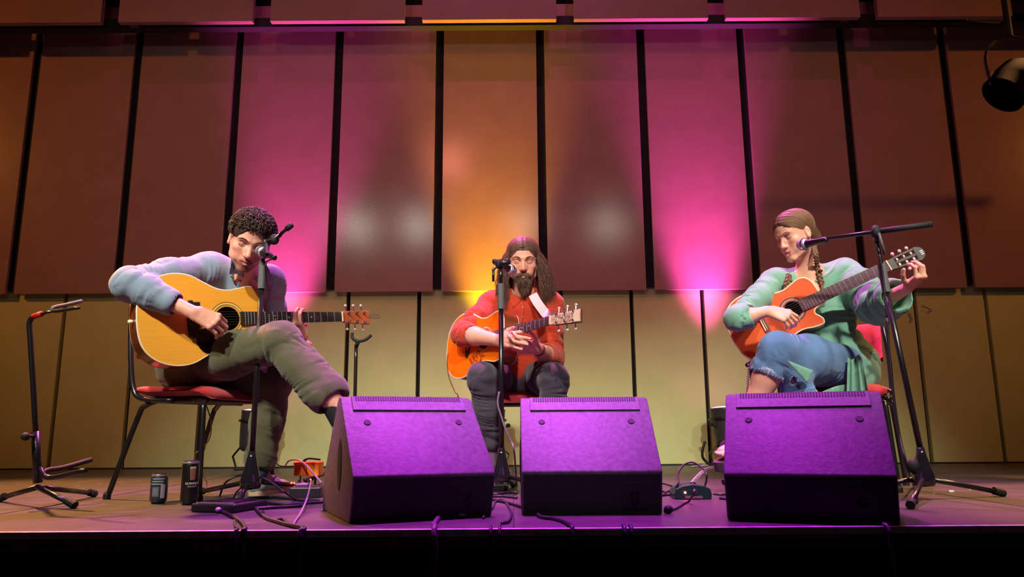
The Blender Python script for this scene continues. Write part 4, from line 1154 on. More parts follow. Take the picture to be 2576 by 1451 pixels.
Sh.add(cone(AR + Vector((.04, -.005, -.09)), AR + Vector((.05, -.01, -.14)), .042, .042), .02); Sh.add(cone(AR + Vector((.05, -.01, -.14)), AR + Vector((.19, -.05, -.155)), .04, .034, (Vector((0, 0, 1)), .75)), .02)
Sh.build('shoe', MATS['grey_teal_suede'], t1)
# short curly hair
M_h1 = hairmat('dark_brown_hair', (96, 64, 50), (52, 34, 28))
Hc = hd.cap(.003)
hc = Hc.build('hair', M_h1, t1)
cur = []
for i in range(2200):
    a = rng.uniform(-math.pi, math.pi); e = math.asin(rng.uniform(-0.25, 1))
    d = Vector((math.cos(e)*math.sin(a), math.cos(e)*math.cos(a), math.sin(e)))
    p = Vector((d.x*.085, d.y*(.106 if d.y < 0 else .104) - .016, d.z*.084 + .048))
    if p.y > 0.030 and p.z < 0.064: continue
    if abs(p.x) > .05 and p.z < 0.0 and p.y > -0.02: continue
    if p.y > 0.06: p.z += 0.006
    tg = Vector((rng.normal(), rng.normal(), rng.normal())); tg = (tg - d*tg.dot(d)).normalized(); bt = d.cross(tg)
    rr = rng.uniform(.004, .008); L = rng.uniform(0.8, 1.8)
    P = []
    for k in range(8):
        u = k/7; w = u*L*math.pi
        P.append(hd.P(*(p + tg*rr*math.cos(w)*(1 + .3*u) + d*(rr*math.sin(w) + .002 + .010*u) + bt*.010*u + Vector((0, .004, -.004))*u)))
    cur.append(P)
strands('hair_curls', cur, .0016, M_h1, t1)
# ================================================================== middle player
t2 = empty('person', (0.045, 4.08, 0), label='long-haired bearded man in an orange-red shirt and dark grey jeans, both hands at his guitar', cat='person')
hd = Head(at(1316, 659, 3.98), 0, 13, 0, 1.04)
NB = at(1316, 742, 4.06); PV = Vector((0.035, 4.12, 0.56)); CHt = at(1312, 830, 4.10)
SR, ER, WR = at(1238, 768, 4.08), at(1166, 840, 3.88), at(1254, 856, 3.66)
SL, EL, WL = at(1384, 770, 4.08), at(1386, 900, 3.92), at(1350, 876, 3.64)
HR_, HL_ = PV + Vector((-.09, 0, 0)), PV + Vector((.09, 0, 0))
KR, AR = at(1212, 948, 3.72), at(1240, 1152, 3.86)
KL, AL = at(1392, 952, 3.72), at(1400, 1168, 3.74)
B = Field(HS); hd.add(B)
B.add(cone(hd.P(0, -0.025, -0.05), NB + Vector((0, .02, 0)), .056, .062), .03)
B.chain([NB, CHt, PV], [.06, .07, .07], .03)
B.chain([NB, SR], [.05, .04], .02); B.chain([NB, SL], [.05, .04], .02)
B.chain([SR, ER, ER.lerp(WR, .35), WR], [.040, .040, .046, .028], .02)
B.chain([SL, EL, EL.lerp(WL, .35), WL], [.040, .040, .046, .028], .02)
B.chain([HR_, KR, AR], [.06, .045, .036], .02); B.chain([HL_, KL, AL], [.06, .045, .034], .02)
tipsR = hand(B, WR, at(1296, 852, 3.56) - WR, Vector((0, -1, .15)), Vector((0.2, 0, 1)), [(10, 26, 14), (14, 24, 12), (14, 22, 12), (18, 24, 12)], [(.7, .75, -.1), (1, .3, -.1), (1, 0.1, -.2)], 1.04)
tipsL = hand(B, WL, at(1316, 872, 3.58) - WL, Vector((0.1, -.75, -.55)), Vector((-.1, -.2, 1)), [(28, 44, 24), (30, 42, 22), (34, 46, 24), (40, 48, 24)], [(.6, .8, .0), (.85, .55, -.05), (1, .4, -.1)], 1.02)
body = B.build('body', M_skin, t2, paints=hd.paints(stub=(88, 56, 44), lip=(170, 96, 88)), base=(228, 166, 142))
hd.extras(t2, (84, 56, 44), tree=bvh(body))
nails([tipsR[4], tipsL[4]] + tipsR[:3], [Vector((0, -1, .4))]*5, t2, 1.0)
# wrist band
d = (WL - EL).normalized(); p = WL - d*.03
qm = d.to_track_quat('Z', 'Y').to_matrix().to_4x4(); qm.translation = p
MB().lathe([(.0290, -.016), (.0325, -.014), (.0325, .014), (.0290, .016)], 24, qm, caps=False).build('wristband', mat('brown_leather', (110, 44, 36), .5, noise=.3), t2, smooth=True)
M_s2 = cloth('orange_red_shirt', (184, 58, 34))
C = Field(.0052)
C.add(cone(PV + Vector((0, -.02, .03)), CHt, .165, .160, (Vector((0, -1, 0)), .72), (.010, .10, 1.2, .4)), .04)
C.add(cone(CHt, NB + Vector((0, .02, -.07)), .160, .120, (Vector((0, -1, 0)), .78), (.007, .12, 1.0, 1.4)), .05)
C.add(cone(SR + Vector((.015, 0, 0)), SL - Vector((.015, 0, 0)), .070, .070), .06)
C.add(cone(NB + Vector((0, .02, -.01)), NB + Vector((0, .02, -.07)), .062, .11), .05)
C.add(cone(SR, CHt + Vector((-.08, 0, -.02)), .070, .09), .06); C.add(cone(SL, CHt + Vector((.08, 0, -.02)), .070, .09), .06)
cR, cL = ER.lerp(WR, .16), EL.lerp(WL, .36)
C.chain([SR, SR.lerp(ER, .5), ER, cR], [.066, .064, .060, .056], .035, fold=(.009, .075, 1.6, .3))
C.add(cone(ER.lerp(WR, .02), cR, .060, .058), .01)
C.sub(cone(ER.lerp(WR, .17), WR, .048, .048), .004)
C.chain([SL, SL.lerp(EL, .5), EL, cL], [.066, .064, .062, .056], .035, fold=(.009, .075, 1.5, 1.3))
C.add(cone(EL.lerp(WL, .22), cL, .060, .058), .01)
C.sub(cone(EL.lerp(WL, .34), WL, .048, .048), .004)
C.sub(cone(NB + Vector((0, -.01, -.01)), hd.P(0, 0.02, -0.09), .056, .066), .010)
C.add(cone(PV + Vector((-.10, -.12, .02)), PV + Vector((.14, -.12, .0)), .035, .04, None, (.008, .07, 1, 1)), .05)
SHIRT2 = C.build('shirt', M_s2, t2)
bt = bvh(SHIRT2, body); q_ = lambda px, py, o=0.005: on(bt, px, py, o, 3.95)
MB().tube([q_(x, y, .001) for x, y in ((1316, 762), (1315, 785), (1313, 805), (1311, 825))], .013, 8, flat=.25).build('placket', M_s2, t2, smooth=True)
for y in (772, 796, 818):
    MB().sphere(q_(1315, y, .005), (.005, .0025, .005), 10, 6).build('button', mat('cream_button', (220, 190, 170), .4), t2, smooth=True)
flap('collar', [q_(1284, 735), q_(1280, 756), q_(1290, 775), q_(1306, 762), q_(1312, 750)], .006, M_s2, t2)
flap('collar', [q_(1350, 735), q_(1356, 756), q_(1345, 776), q_(1328, 763), q_(1320, 750)], .006, M_s2, t2)
# trousers
M_j2 = cloth('dark_grey_jeans', (66, 58, 72), nscale=12)
T = Field(.0055)
T.add(ell(PV + Vector((0, 0, -.01)), (.175, .15, .105)), .04)
T.chain([HR_, HR_.lerp(KR, .5), KR], [.096, .086, .070], .04, fold=(.008, .10, 2.2, .5))
T.chain([KR, KR.lerp(AR, .4), KR.lerp(AR, .80)], [.068, .064, .053], .03, None, (.008, .11, 1.8, 1.1))
T.chain([HL_, HL_.lerp(KL, .5), KL], [.096, .086, .072], .04, fold=(.008, .10, 2.2, 2.5))
T.chain([KL, KL.lerp(AL, .4), KL.lerp(AL, .88)], [.070, .066, .054], .03, None, (.008, .11, 1.8, .1))
T.sub(cone(KR.lerp(AR, .79), AR, .042, .05), .004); T.sub(cone(KL.lerp(AL, .86), AL, .042, .05), .004)
T.build('trousers', M_j2, t2)
for A_, K0, dx in ((AR, KR, -.0), (AL, KL, .04)):
    s_ = Field(.004); s_.add(cone(K0.lerp(A_, .74), A_ + Vector((0, 0, -.02)), .040, .038), .01); s_.build('sock', mat('mauve_sock', (120, 84, 120), .9), t2)
    s_ = Field(.004); hl, te = Vector((A_.x, A_.y + .03, .0)), Vector((A_.x + dx, A_.y - .17, .0)); shoe(s_, hl, te, hgt=.08)
    s_.build('boot', mat('brown_leather', (110, 44, 36), .5, noise=.3), t2); sole('boot_sole', hl, te, t2, M_rub)
    for i in range(4):
        p = hl.lerp(te, .40 + .1*i) + Vector((0, 0, .072 - .006*i)); MB().tube([p + Vector((-.024, 0, -.006)), p, p + Vector((.024, 0, -.006))], .0026, 6).build('lace', M_rub, t2)
# long wavy hair
M_h2 = hairmat('long_brown_hair', (156, 114, 94), (88, 60, 48))
capo = hd.cap(.002, .004).build('hair', M_h2, t2); ct = bvh(capo, body)
def topz(y, c=-.022, r=.104, z0=.046, h_=.090): return z0 + h_*math.sqrt(max(0.02, 1 - ((y - c)/r)**2))
cur = []
for side in (-1, 1):
    for i in range(900):
        y0 = rng.uniform(-.105, .082); out = rng.uniform(0.1, 1.0)**.8
        zt_ = min(topz(y0), .134); P = []; ph, ph2 = rng.uniform(0, 6.28, 2); am = rng.uniform(.005, .018)
        L = rng.uniform(.20, .33) if side > 0 else rng.uniform(.20, .36)
        fr_ = max(0, y0)/.08
        wide = (.110 if side > 0 else .080)
        for k in range(7):
            u = k/7; a = u*math.pi/2*1.04; y = y0 - (.040*fr_ + .01)*u
            x = (.079 + .010*out)*math.sin(a)*math.sqrt(max(.12, 1 - ((y + .022)/.116)**2))
            z = .030 + (zt_ - .030)*math.cos(a)**.9
            pw = hd.proj(ct, hd.P(side*(x - .004), y, z), .001 + .008*out*rng.uniform(.5, 1)*(1 - .85*fr_)); q = pw - hd.c
            P.append((q.dot(hd.l)*side/hd.k, q.dot(hd.f)/hd.k, q.dot(hd.u)/hd.k))
        x1, y1, z1 = P[-1]
        for k in range(1, 12):
            v = k/11
            x = x1 + wide*out*v**.75*(1 - .25*v) + am*math.sin(ph + v*11)*v**.5
            y = y1 + (.02 - .03*out)*v + am*math.sin(ph2 + v*9)*v**.5 + .012*v*(1 if y0 < 0 else .6)
            P.append((x, y, z1 - L*v))
        cur.append([hd.P(side*x, y, z) for x, y, z in P])
strands('hair_locks', cur, .0019, M_h2, t2)
# beard and moustache
M_bd = hairmat('greying_beard', (78, 54, 42), (128, 106, 90))
cur = []
for i in range(900):
    a = rng.uniform(-1.5, 1.5); e = rng.uniform(0, 1)
    x = .057*math.sin(a); y = .026 + .062*math.cos(a); z = -.066 - .048*e + .050*abs(math.sin(a))**3 - .0*e
    if abs(x) < .018 and z > -.080: z = -.082 - .02*e
    L = rng.uniform(.035, .075)*(0.6 + .6*e)*(1 - .45*abs(math.sin(a)))
    p = Vector((x, y*(1 - .18*e), z)); P = []
    for k in range(6):
        u = k/5
        P.append(hd.P(p.x*(1 - .35*u) + .004*math.sin(i + u*5), p.y + .014*math.sin(u*2.2), p.z - L*u))
    cur.append(P)
for i in range(150):
    x = rng.uniform(-.032, .032); z = -.051 - abs(x)*.15 - rng.uniform(0, .008); y = .097 - abs(x)*.32
    sx = 1 if x > 0 else -1
    cur.append([hd.P(x, y, z), hd.P(x + sx*.006, y + .003, z - .009), hd.P(x + sx*.010, y - .001, z - .020)])
strands('beard', cur, .0016, M_bd, t2)
# white strap from shoulder to headstock
M_st = mat('white_webbing_strap', (226, 206, 220), .7, bump=.3, bscale=300)
P = [at(1340, 740, 3.93), at(1350, 758, 3.90), at(1362, 775, 3.84), at(1376, 790, 3.72), MG2 @ Vector((.535, .03, .0))]
mb = MB(); vs = []; fs = []; PP = catmull(P, 6); wdt = .024
for i, p in enumerate(PP):
    tg = (PP[min(i+1, len(PP)-1)] - PP[max(i-1, 0)]).normalized(); vdir = (p - CAMP).normalized(); sd = tg.cross(vdir).normalized()
    if i and sd.dot(psd) < 0: sd = -sd
    psd = sd
    w_ = wdt*(1 if i < len(PP) - 8 else 1 - (i - len(PP) + 8)/8*.85)
    for a_, b_ in ((-1, 0), (1, 0), (1, 1), (-1, 1)): vs.append(p + sd*a_*w_ + vdir*b_*.003)
for i in range(len(PP) - 1):
    for k in range(4): fs.append((4*i+k, 4*i+(k+1) % 4, 4*i+4+(k+1) % 4, 4*i+4+k))
mb.add(vs, fs + [(3, 2, 1, 0), tuple(4*(len(PP)-1)+k for k in range(4))])
o = mb.build('guitar_strap', M_st, None, smooth=False); tag(o, 'white strap running from the middle man\'s shoulder to his guitar\'s headstock', 'strap')

# ================================================================== right player
t3 = empty('person', (1.58, 3.58, 0), label='woman with braided hair, loose green shirt and ripped jeans, tuning her guitar', cat='person')
hd = Head(at(2000, 592, 3.50), -46, 20, -2, 0.98)
NB = at(2040, 690, 3.56); PV = Vector((1.56, 3.60, 0.56)); CHt = at(2062, 790, 3.64)
SR, ER, WR = at(1948, 706, 3.58), at(1856, 802, 3.36), at(1934, 782, 3.31)
SL, EL, WL = at(2122, 684, 3.60), at(2206, 766, 3.42), at(2286, 722, 3.10)
HL_, HR_ = PV + Vector((-.03, -.085, 0)), PV + Vector((-.03, .085, 0))
KL, AL = at(1956, 880, 3.32), at(1860, 1108, 3.42)
KR, AR = at(1990, 925, 3.36), at(2050, 1130, 3.36)
B = Field(HS); hd.add(B, fem=True, mouth_open=.003)
B.add(cone(hd.P(0, -0.03, -0.05), NB + Vector((0, .02, 0)), .047, .052), .03)
B.add(cone(NB + Vector((0, .02, 0)), at(2036, 735, 3.56), .055, .07), .04)
B.chain([NB, CHt, PV], [.055, .065, .06], .03)
B.chain([NB + Vector((0, .02, -.01)), SR], [.046, .036], .03); B.chain([NB + Vector((0, .02, -.01)), SL], [.046, .036], .03)
B.chain([SR, ER, ER.lerp(WR, .35), WR], [.036, .032, .035, .022], .02)
B.chain([SL, EL, EL.lerp(WL, .35), WL], [.036, .032, .034, .022], .02)
B.chain([HL_, KL], [.06, .058], .02)
B.chain([KL, KL.lerp(AL, .30), AL], [.056, .056, .031], .03)
B.chain([HR_, KR], [.06, .052], .02); B.chain([KR, KR.lerp(AR, .3), AR], [.052, .05, .031], .03)
# hanging foot with toes
ft_ = AL + Vector((0, 0, -.015)); tdir = (at(1794, 1148, 3.32) - ft_).normalized()
B.add(cone(ft_, ft_ + tdir*.11, .034, .030, (Vector((0, 0, 1)), .8)), .02)
B.add(cone(AL, ft_ + Vector((.02, .02, -.03)), .032, .028), .02)
sdv = tdir.cross(Vector((0, 0, 1))).normalized()
for i, (o_, L_, r_) in enumerate(((.028, .055, .0115), (.010, .052, .0085), (-.004, .046, .008), (-.017, .040, .0078), (-.029, .032, .0075))):
    B.add(cone(ft_ + tdir*.10 + sdv*-o_, ft_ + tdir*(.10 + L_) + sdv*-o_, r_, r_*.9), .005)
tipsR = hand(B, WR, at(1978, 794, 3.28) - WR, Vector((.05, -1, .4)), Vector((.4, 0, 1)), [(34, 30, 14), (44, 40, 20), (48, 44, 22), (50, 44, 22)], [(.95, .4, -.2), (1, .05, -.25), (1, -.1, -.2)], .92, wr=.024)
tipsL = hand(B, WL, at(2312, 700, 3.04) - WL, Vector((.25, -.55, -.5)), Vector((-.3, -.5, .6)), [(56, 60, 30), (50, 62, 30), (54, 60, 30), (60, 60, 30)], [(.6, .8, -.3), (.8, .5, -.5), (1, .2, -.6)], .92, wr=.024)
SK3 = (232, 170, 146)
pts3 = hd.paints(lip=(190, 76, 84))
body = B.build('body', M_skin, t3, paints=pts3, base=SK3)
hd.extras(t3, (140, 94, 70), fem=True, tree=bvh(body))
nails(tipsR[:1] + tipsR[4:], [Vector((0, -1, .4))]*2, t3, .9)
# sandal
mb = MB(); 
Ms = Matrix((tdir, sdv, tdir.cross(sdv))).transposed().to_4x4(); 
upn = sdv.cross(tdir).normalized(); upn = upn if upn.z > 0 else -upn
Ms = Matrix((tdir, sdv, upn)).transposed().to_4x4(); Ms.translation = ft_ - upn*.030
MB().prism([(-.05, -.03), (-.02, -.042), (.08, -.036), (.14, -.046), (.168, -.03), (.172, 0), (.165, .03), (.13, .044), (.06, .034), (-.02, .036), (-.05, .02)], -.045, 0.0, Ms).build('sandal', mat('dark_mauve_sandal', (82, 58, 74), .7), t3, bevel=.004)
MB().tube(catmull([Ms @ Vector(p) for p in ((.07, -.042, -.005), (.075, -.03, .045), (.078, 0, .062), (.075, .03, .045), (.07, .042, -.005))], 5), .012, 8, flat=.35).build('sandal_strap', mat('violet_strap', (120, 70, 150), .6), t3, smooth=True)
# shirt
M_s3 = cloth('sea_green_shirt', (116, 166, 142))
C = Field(.0052)
C.add(cone(PV + Vector((0, 0, .00)), CHt, .148, .135, (Vector((-.4, -1, 0)), .75), (.010, .10, 1.3, .4)), .05)
C.add(cone(CHt, NB + Vector((0, .03, -.08)), .145, .105, (Vector((-.3, -1, 0)), .78), (.006, .12, 1.0, 1.4)), .05)
C.add(cone(SR + Vector((.01, 0, -.01)), SL - Vector((.01, 0, 0.01)), .060, .062), .06)
C.chain([SR, SR.lerp(ER, .5), ER, ER.lerp(WR, .30)], [.062, .054, .053, .055], .035, fold=(.007, .08, 1.6, .3))
C.sub(cone(ER.lerp(WR, .29), WR, .046, .052), .003)
C.chain([SL, SL.lerp(EL, .5), EL], [.070, .082, .090], .045, fold=(.009, .09, 1.6, .3))
cL = EL.lerp(WL, .52)
C.chain([EL, cL], [.088, .078], .04, fold=(.010, .075, 1.6, 1.2))
C.add(cone(EL + Vector((0, 0, -.03)), cL + Vector((0, 0, -.035)), .060, .060, None, (.008, .08, 1, .5)), .03)
C.sub(cone(EL.lerp(WL, .46) + Vector((0, 0, -.012)), WL + Vector((0.01, 0, -.012)), .058, .086), .003)
C.sub(cone(at(2040, 705, 3.50), hd.P(0, 0.0, -0.09), .050, .075), .012)
C.sub(cone(at(2036, 742, 3.36), at(2036, 680, 3.46), .010, .075), .012)
C.sub(cone(at(2090, 668, 3.50), at(2040, 680, 3.5), .030, .05), .012)
# skirts of the shirt over the hip and hanging at the side
C.add(cone(PV + Vector((.06, 0, .01)), PV + Vector((.05, -.03, -.02)), .135, .13, None, (.009, .07, 1.6, 2)), .05)
SHIRT3 = C.build('shirt', M_s3, t3)
bt = bvh(SHIRT3, body); q_ = lambda px, py, o=0.004: on(bt, px, py, o, 3.4)
mb = MB()
def sheet(name, rows, m, parent, th=.004):
    """folded cloth sheet through rows of points"""
    nr, nc = len(rows), len(rows[0]); vs = []; fs = []
    for sgn in (0, 1):
        for r_ in rows:
            for p in r_: vs.append(Vector(p) + Vector((0, th*sgn, 0)))
    N = nr*nc
    for i in range(nr-1):
        for j in range(nc-1):
            a = i*nc+j; fs.append((a, a+1, a+nc+1, a+nc)); fs.append((N+a, N+a+nc, N+a+nc+1, N+a+1))
    for i in range(nr-1):
        for j in (0, nc-1): a = i*nc+j; fs.append((a, a+nc, N+a+nc, N+a))
    for j in range(nc-1):
        for i in (0, nr-1): a = i*nc+j; fs.append((a, a+1, N+a+1, N+a))
    return MB().add(vs, fs).build(name, m, parent, smooth=True)
rows = []
for i in range(9):
    u = i/8; r_ = []
    for j in range(25):
        v = j/24
        xl = 2133 + (2130 - 2133)*u; xr = 2168 + (2188 - 2168)*u
        yy = 898 + 112*u + 6*math.sin(v*6)
        r_.append(at(xl + (xr - xl)*v, yy, 3.36 + .012*math.sin(v*15 + u) - .02*u))
    rows.append(r_)
sheet('shirt_tail', rows, M_s3, t3)
rows = []
for i in range(9):
    u = i/8; r_ = []
    for j in range(25):
        v = j/24
        r_.append(at(2040 + 95*v, 1000 - 34*math.sin(v*1.5) + (50)*u, 3.40 + .008*math.sin(v*19 + u*2)))
    rows.append(r_)
sheet('shirt_front', rows, M_s3, t3)
rows = []
for i in range(5):
    u = i/4; r_ = []
    for j in range(13):
        v = j/12
        a_ = Vector((1980, 906)).lerp(Vector((2046, 932)), v); b_ = Vector((1988, 914)).lerp(Vector((2030, 964)), v)
        p = a_.lerp(b_, u); r_.append(at(p.x, p.y, 3.22 + .006*math.sin(v*9)))
    rows.append(r_)
sheet('shirt_corner', rows, M_s3, t3)
M_s3b = cloth('grey_green_collar', (136, 168, 158))
def ribbon(name, pts, w, m, parent, th=.004):
    PP = catmull(pts, 6); vs = []; fs = []; psd = None
    for i, p in enumerate(PP):
        tg = (PP[min(i+1, len(PP)-1)] - PP[max(i-1, 0)]).normalized(); vd = (p - CAMP).normalized(); sd = tg.cross(vd).normalized()
        if psd is not None and sd.dot(psd) < 0: sd = -sd
        psd = sd; ww = w*(0.55 + 0.45*math.sin(math.pi*min(1, .25 + i/(len(PP)-1)*.75)))
        for a_, b_ in ((-1, .3), (0, -.4), (1, .3), (1, 1.3), (0, .6), (-1, 1.3)): vs.append(p + sd*a_*ww + vd*b_*th)
    n = len(PP)
    for i in range(n - 1):
        for k in range(6): fs.append((6*i+k, 6*i+(k+1) % 6, 6*i+6+(k+1) % 6, 6*i+6+k))
    return MB().add(vs, fs + [tuple(reversed(range(6))), tuple(6*(n-1)+k for k in range(6))]).build(name, m, parent, smooth=True)
ribbon('collar', [q_(1976, 686), q_(1982, 698), q_(1996, 707), q_(2014, 713), q_(2032, 716)], .009, M_s3, t3)
ribbon('collar', [q_(2108, 658), q_(2102, 666), q_(2090, 680), q_(2074, 694), q_(2052, 708)], .010, M_s3b, t3)
for x, y in ((2036, 735), (2034, 752)): MB().sphere(q_(x, y, .003), (.005, .0025, .005), 10, 6).build('button', mat('cream_button', (220, 190, 170), .4), t3, smooth=True)
# jeans
M_j3 = cloth('faded_blue_denim', (92, 124, 164), nscale=9, noise=.28)
T = Field(.0052)
T.add(ell(PV + Vector((-.01, 0, -.01)), (.15, .16, .10)), .04)
T.chain([HL_, HL_.lerp(KL, .5), KL], [.104, .100, .078], .04, fold=(.006, .11, 2.0, .5))
hem = KL.lerp(AL, .20)
T.chain([KL, hem], [.078, .080], .03, fold=(.005, .09, 2.0, .5))
T.sub(cone(KL.lerp(AL, .19), KL.lerp(AL, .5), .064, .088), .004)
T.chain([HR_, KR], [.10, .078], .04, fold=(.006, .1, 1.6, .2))
hem2 = KR.lerp(AR, .30)
T.chain([KR, hem2], [.070, .075], .03, fold=(.006, .09, 2.0, 1.5))
T.sub(cone(KR.lerp(AR, .29), KR.lerp(AR, .6), .060, .082), .004)
T.sub(ell(at(1997, 958, 3.29), (.012, .04, .020)), .004)
JE = T.build('jeans', M_j3, t3)
bj = bvh(JE, body)
M_fr = mat('denim_fray', (200, 205, 225), .9)
cur = []
for K0, A0, tt, rr in ((KL, AL, .225, .078), (KR, AR, .31, .074)):
    c0 = K0.lerp(A0, tt); dn = (A0 - K0).normalized(); e1_, e2_ = frame(dn)
    for i in range(150):
        a = i/150*6.283
        p = c0 + (e1_*math.cos(a) + e2_*math.sin(a))*rr
        L = rng.uniform(.006, .026)
        cur.append([p - dn*.012, p, p + dn*L*.5 + Vector(rng.normal(0, .003, 3)), p + dn*L + Vector(rng.normal(0, .005, 3))])
strands('frayed_hem', cur, .0010, M_fr, t3)
cur = []
for i in range(30):
    a = i/30*6.283; px, py = 1997 + 9*math.cos(a), 958 + 13*math.sin(a); p = on(bj, px, py, .003, 3.45); q2 = on(bj, px + rng.normal(0, 3), py + rng.normal(0, 4), .004, 3.45)
    cur.append([p, p.lerp(q2, .5) + Vector((0, -.003, 0)), q2])
strands('ripped_threads', cur, .0012, M_fr, t3)
# hair
M_h3 = hairmat('light_brown_hair', (176, 132, 96), (120, 84, 60))
capo = hd.cap(-.001, .002).build('hair', M_h3, t3); ct = bvh(capo)
cur = []
for side in (-1, 1):
    for i in range(1100):
        y0 = rng.uniform(-.10, .086); f_ = max(0, y0 + .02)/.10; P = []
        zt_ = min(topz(y0, h_=.086), .1285); yb = -.095 + rng.normal(0, .008); zb_ = -.065 + rng.normal(0, .014); jt = rng.normal(0, .0012)
        for k in range(12):
            u = k/11; a = u*math.pi*.5*1.12
            y = y0 + (yb - y0)*u**(1.5 + .9*f_)
            rad = math.sqrt(max(.10, 1 - ((y + .022)/.118)**2))
            x = (.0835 + jt)*math.sin(min(a, math.pi/2))*rad*(1 - .15*max(0, u - .8)/.2)
            z = .030 + (zt_ - .030)*math.cos(min(a, math.pi/2)) + (zb_ - .03)*max(0, (u - .45)/.55)**1.5 + jt
            p_ = hd.P(side*x, y, z)
            P.append(hd.proj(ct, p_, .0015 + abs(jt)) if u < .9 else p_)
        cur.append(P)
strands('hair_strands', cur, .0014, M_h3, t3)
def braid(name, pts, r, parent):
    PP = catmull(pts, 10); mb = MB(); L = 0; acc = []
    for i, p in enumerate(PP):
        if i: L += (p - PP[i-1]).length
        acc.append(L)
    for k in range(3):
        Q = []
        for i, p in enumerate(PP):
            tg = (PP[min(i+1, len(PP)-1)] - PP[max(i-1, 0)]).normalized(); a, b = frame(tg, Vector((0, -1, 0)))
            w = acc[i]/(r*5.2)*2*math.pi + k*2*math.pi/3
            Q.append(p + a*math.sin(w)*r*.75 + b*math.sin(2*w)*r*.4)
        mb.tube(Q, r*.52, 7)
    o = mb.build(name, M_h3, parent, smooth=True)
    return o
def tassel(p, parent, L=.05):
    cur = [[Vector(p) + Vector(rng.normal(0, .003, 3)), Vector(p) + Vector((rng.normal(0, .004), rng.normal(0, .004), -L*.5)), Vector(p) + Vector((rng.normal(0, .007), rng.normal(0, .005), -L*rng.uniform(.8, 1.1)))] for _ in range(40)]
    strands('braid_end', cur, .0015, M_h3, parent)
b0 = [at(2046, 612, 3.50), at(2052, 640, 3.44), q_(2056, 670, .014), q_(2062, 694, .014), q_(2068, 716, .016)]
for i in range(1, len(b0)): b0[i].y = min(b0[i].y, 3.50)
braid('braid', b0, .0115, t3); 
MB().tube([q_(2062, 680, .016), q_(2063, 684, .016)], .013, 10).build('hair_tie', M_rub, t3)
tassel(b0[-1], t3, .07)
b1_ = [q_(1986, 690, .012), q_(1981, 706, .014), q_(1975, 722, .016)]
braid('braid', b1_, .012, t3); tassel(b1_[-1], t3, .05)
# ------------------------------------------------------------------ drink cans
def can(px, py, hgt, label, body, group='drink cans on the stage floor'):
    p = fl(px, py); r = .0325
    t = empty('drink_can', (p.x, p.y, 0), label=label, cat='can', group=group)
    Mx = Matrix.Translation((p.x, p.y, 0))
    MB().lathe([(0, .003), (.022, 0), (.027, .004), (r, .016), (r, hgt - .018), (r - .002, hgt - .011), (.0275, hgt - .004)], 28, Mx, caps=False).build('body', body, t, smooth=True)
    MB().lathe([(.0275, hgt - .004), (.0278, hgt), (.0262, hgt), (.0258, hgt - .005), (0, hgt - .006)], 28, Mx, caps=False).build('lid', M_chrome, t, smooth=False)
    MB().prism([(-.004, -.009), (.004, -.009), (.006, .0), (.004, .012), (-.004, .012), (-.006, 0)], hgt - .004, hgt - .0025, Mx).build('pull_tab', M_chrome, t)
    MB().lathe([(.0275, hgt - .0045), (r - .0018, hgt - .0115), (r - .0014, hgt - .0105), (.0281, hgt - .0035)], 28, Mx, caps=False).build('neck', mat('silver_mauve_neck', (150, 130, 150), .35, metal=.5), t, smooth=True)
    return t, p, r
def cyl_patch(p, r, a0, a1, z0, z1, n=12, th=.0006, shape=None):
    vs = []; fs = []; rows = 8
    for k in (0, 1):
        for i in range(n + 1):
            for j in range(rows + 1):
                v = j/rows; u = i/n
                w = shape(v) if shape else 1
                a = (a0 + a1)/2 + (a1 - a0)*(u - .5)*w
                rr = r + .0002 + th*k; vs.append(Vector((p.x + rr*math.sin(a), p.y - rr*math.cos(a), z0 + (z1 - z0)*v)))
    N = (n+1)*(rows+1)
    for i in range(n):
        for j in range(rows):
            q = i*(rows+1)+j; fs.append((q, q+1, q+rows+2, q+rows+1)); fs.append((N+q, N+q+rows+1, N+q+rows+2, N+q+1))
    return MB().add(vs, fs)
def text_on_cyl(txt, p, r, ac, z, size, m, parent, name='lettering'):
    cu = bpy.data.curves.new(name, 'FONT'); cu.body = txt; cu.size = size; cu.align_x = 'CENTER'; cu.extrude = .0002; cu.resolution_u = 3
    o = bpy.data.objects.new(name, cu); COL.objects.link(o)
    dg = bpy.context.evaluated_depsgraph_get(); me = bpy.data.meshes.new_from_object(o.evaluated_get(dg))
    bpy.data.objects.remove(o); 
    bm = bmesh.new(); bm.from_mesh(me); bmesh.ops.triangulate(bm, faces=bm.faces); bmesh.ops.subdivide_edges(bm, edges=bm.edges, cuts=1); bm.to_mesh(me); bm.free()
    for v in me.vertices:
        a = ac + v.co.x/r; rr = r + .0006 + v.co.z
        v.co = Vector((p.x + rr*math.sin(a), p.y - rr*math.cos(a), z + v.co.y))
    me.materials.clear(); me.materials.append(m)
    o = bpy.data.objects.new(name, me); COL.objects.link(o); o.parent = parent; o.matrix_parent_inverse = world(parent).inverted()
    return o
M_canb = mat('can_black', (16, 16, 18), .32, coat=.3)
t, p, r = can(474, 1269, .168, 'tall black stout can with cream lettering and a harp-glass picture', M_canb)
off = math.atan2(-p.x, p.y)   # turn of the side that faces the audience
cyl_patch(p, r, .28, 1.05, .095, .146, shape=lambda v: .72 + .28*v).build('printed_glass', mat('amber_print', (128, 84, 66), .5, noise=.2), t, smooth=True)
cyl_patch(p, r, .36, .98, .139, .145).build('printed_foam', mat('cream_print', (200, 180, 150), .5), t, smooth=True)
text_on_cyl('GUINNESS', p, r, .70, .078, .0118, mat('white_print', (225, 225, 220), .6), t)
text_on_cyl('DRAUGHT', p, r, .70, .068, .0075, mat('cream_print', (200, 180, 150), .5), t)
cyl_patch(p, r, -.95, -.85, .02, .140).build('gold_side_line', mat('gold_line', (150, 110, 60), .4), t, smooth=True)
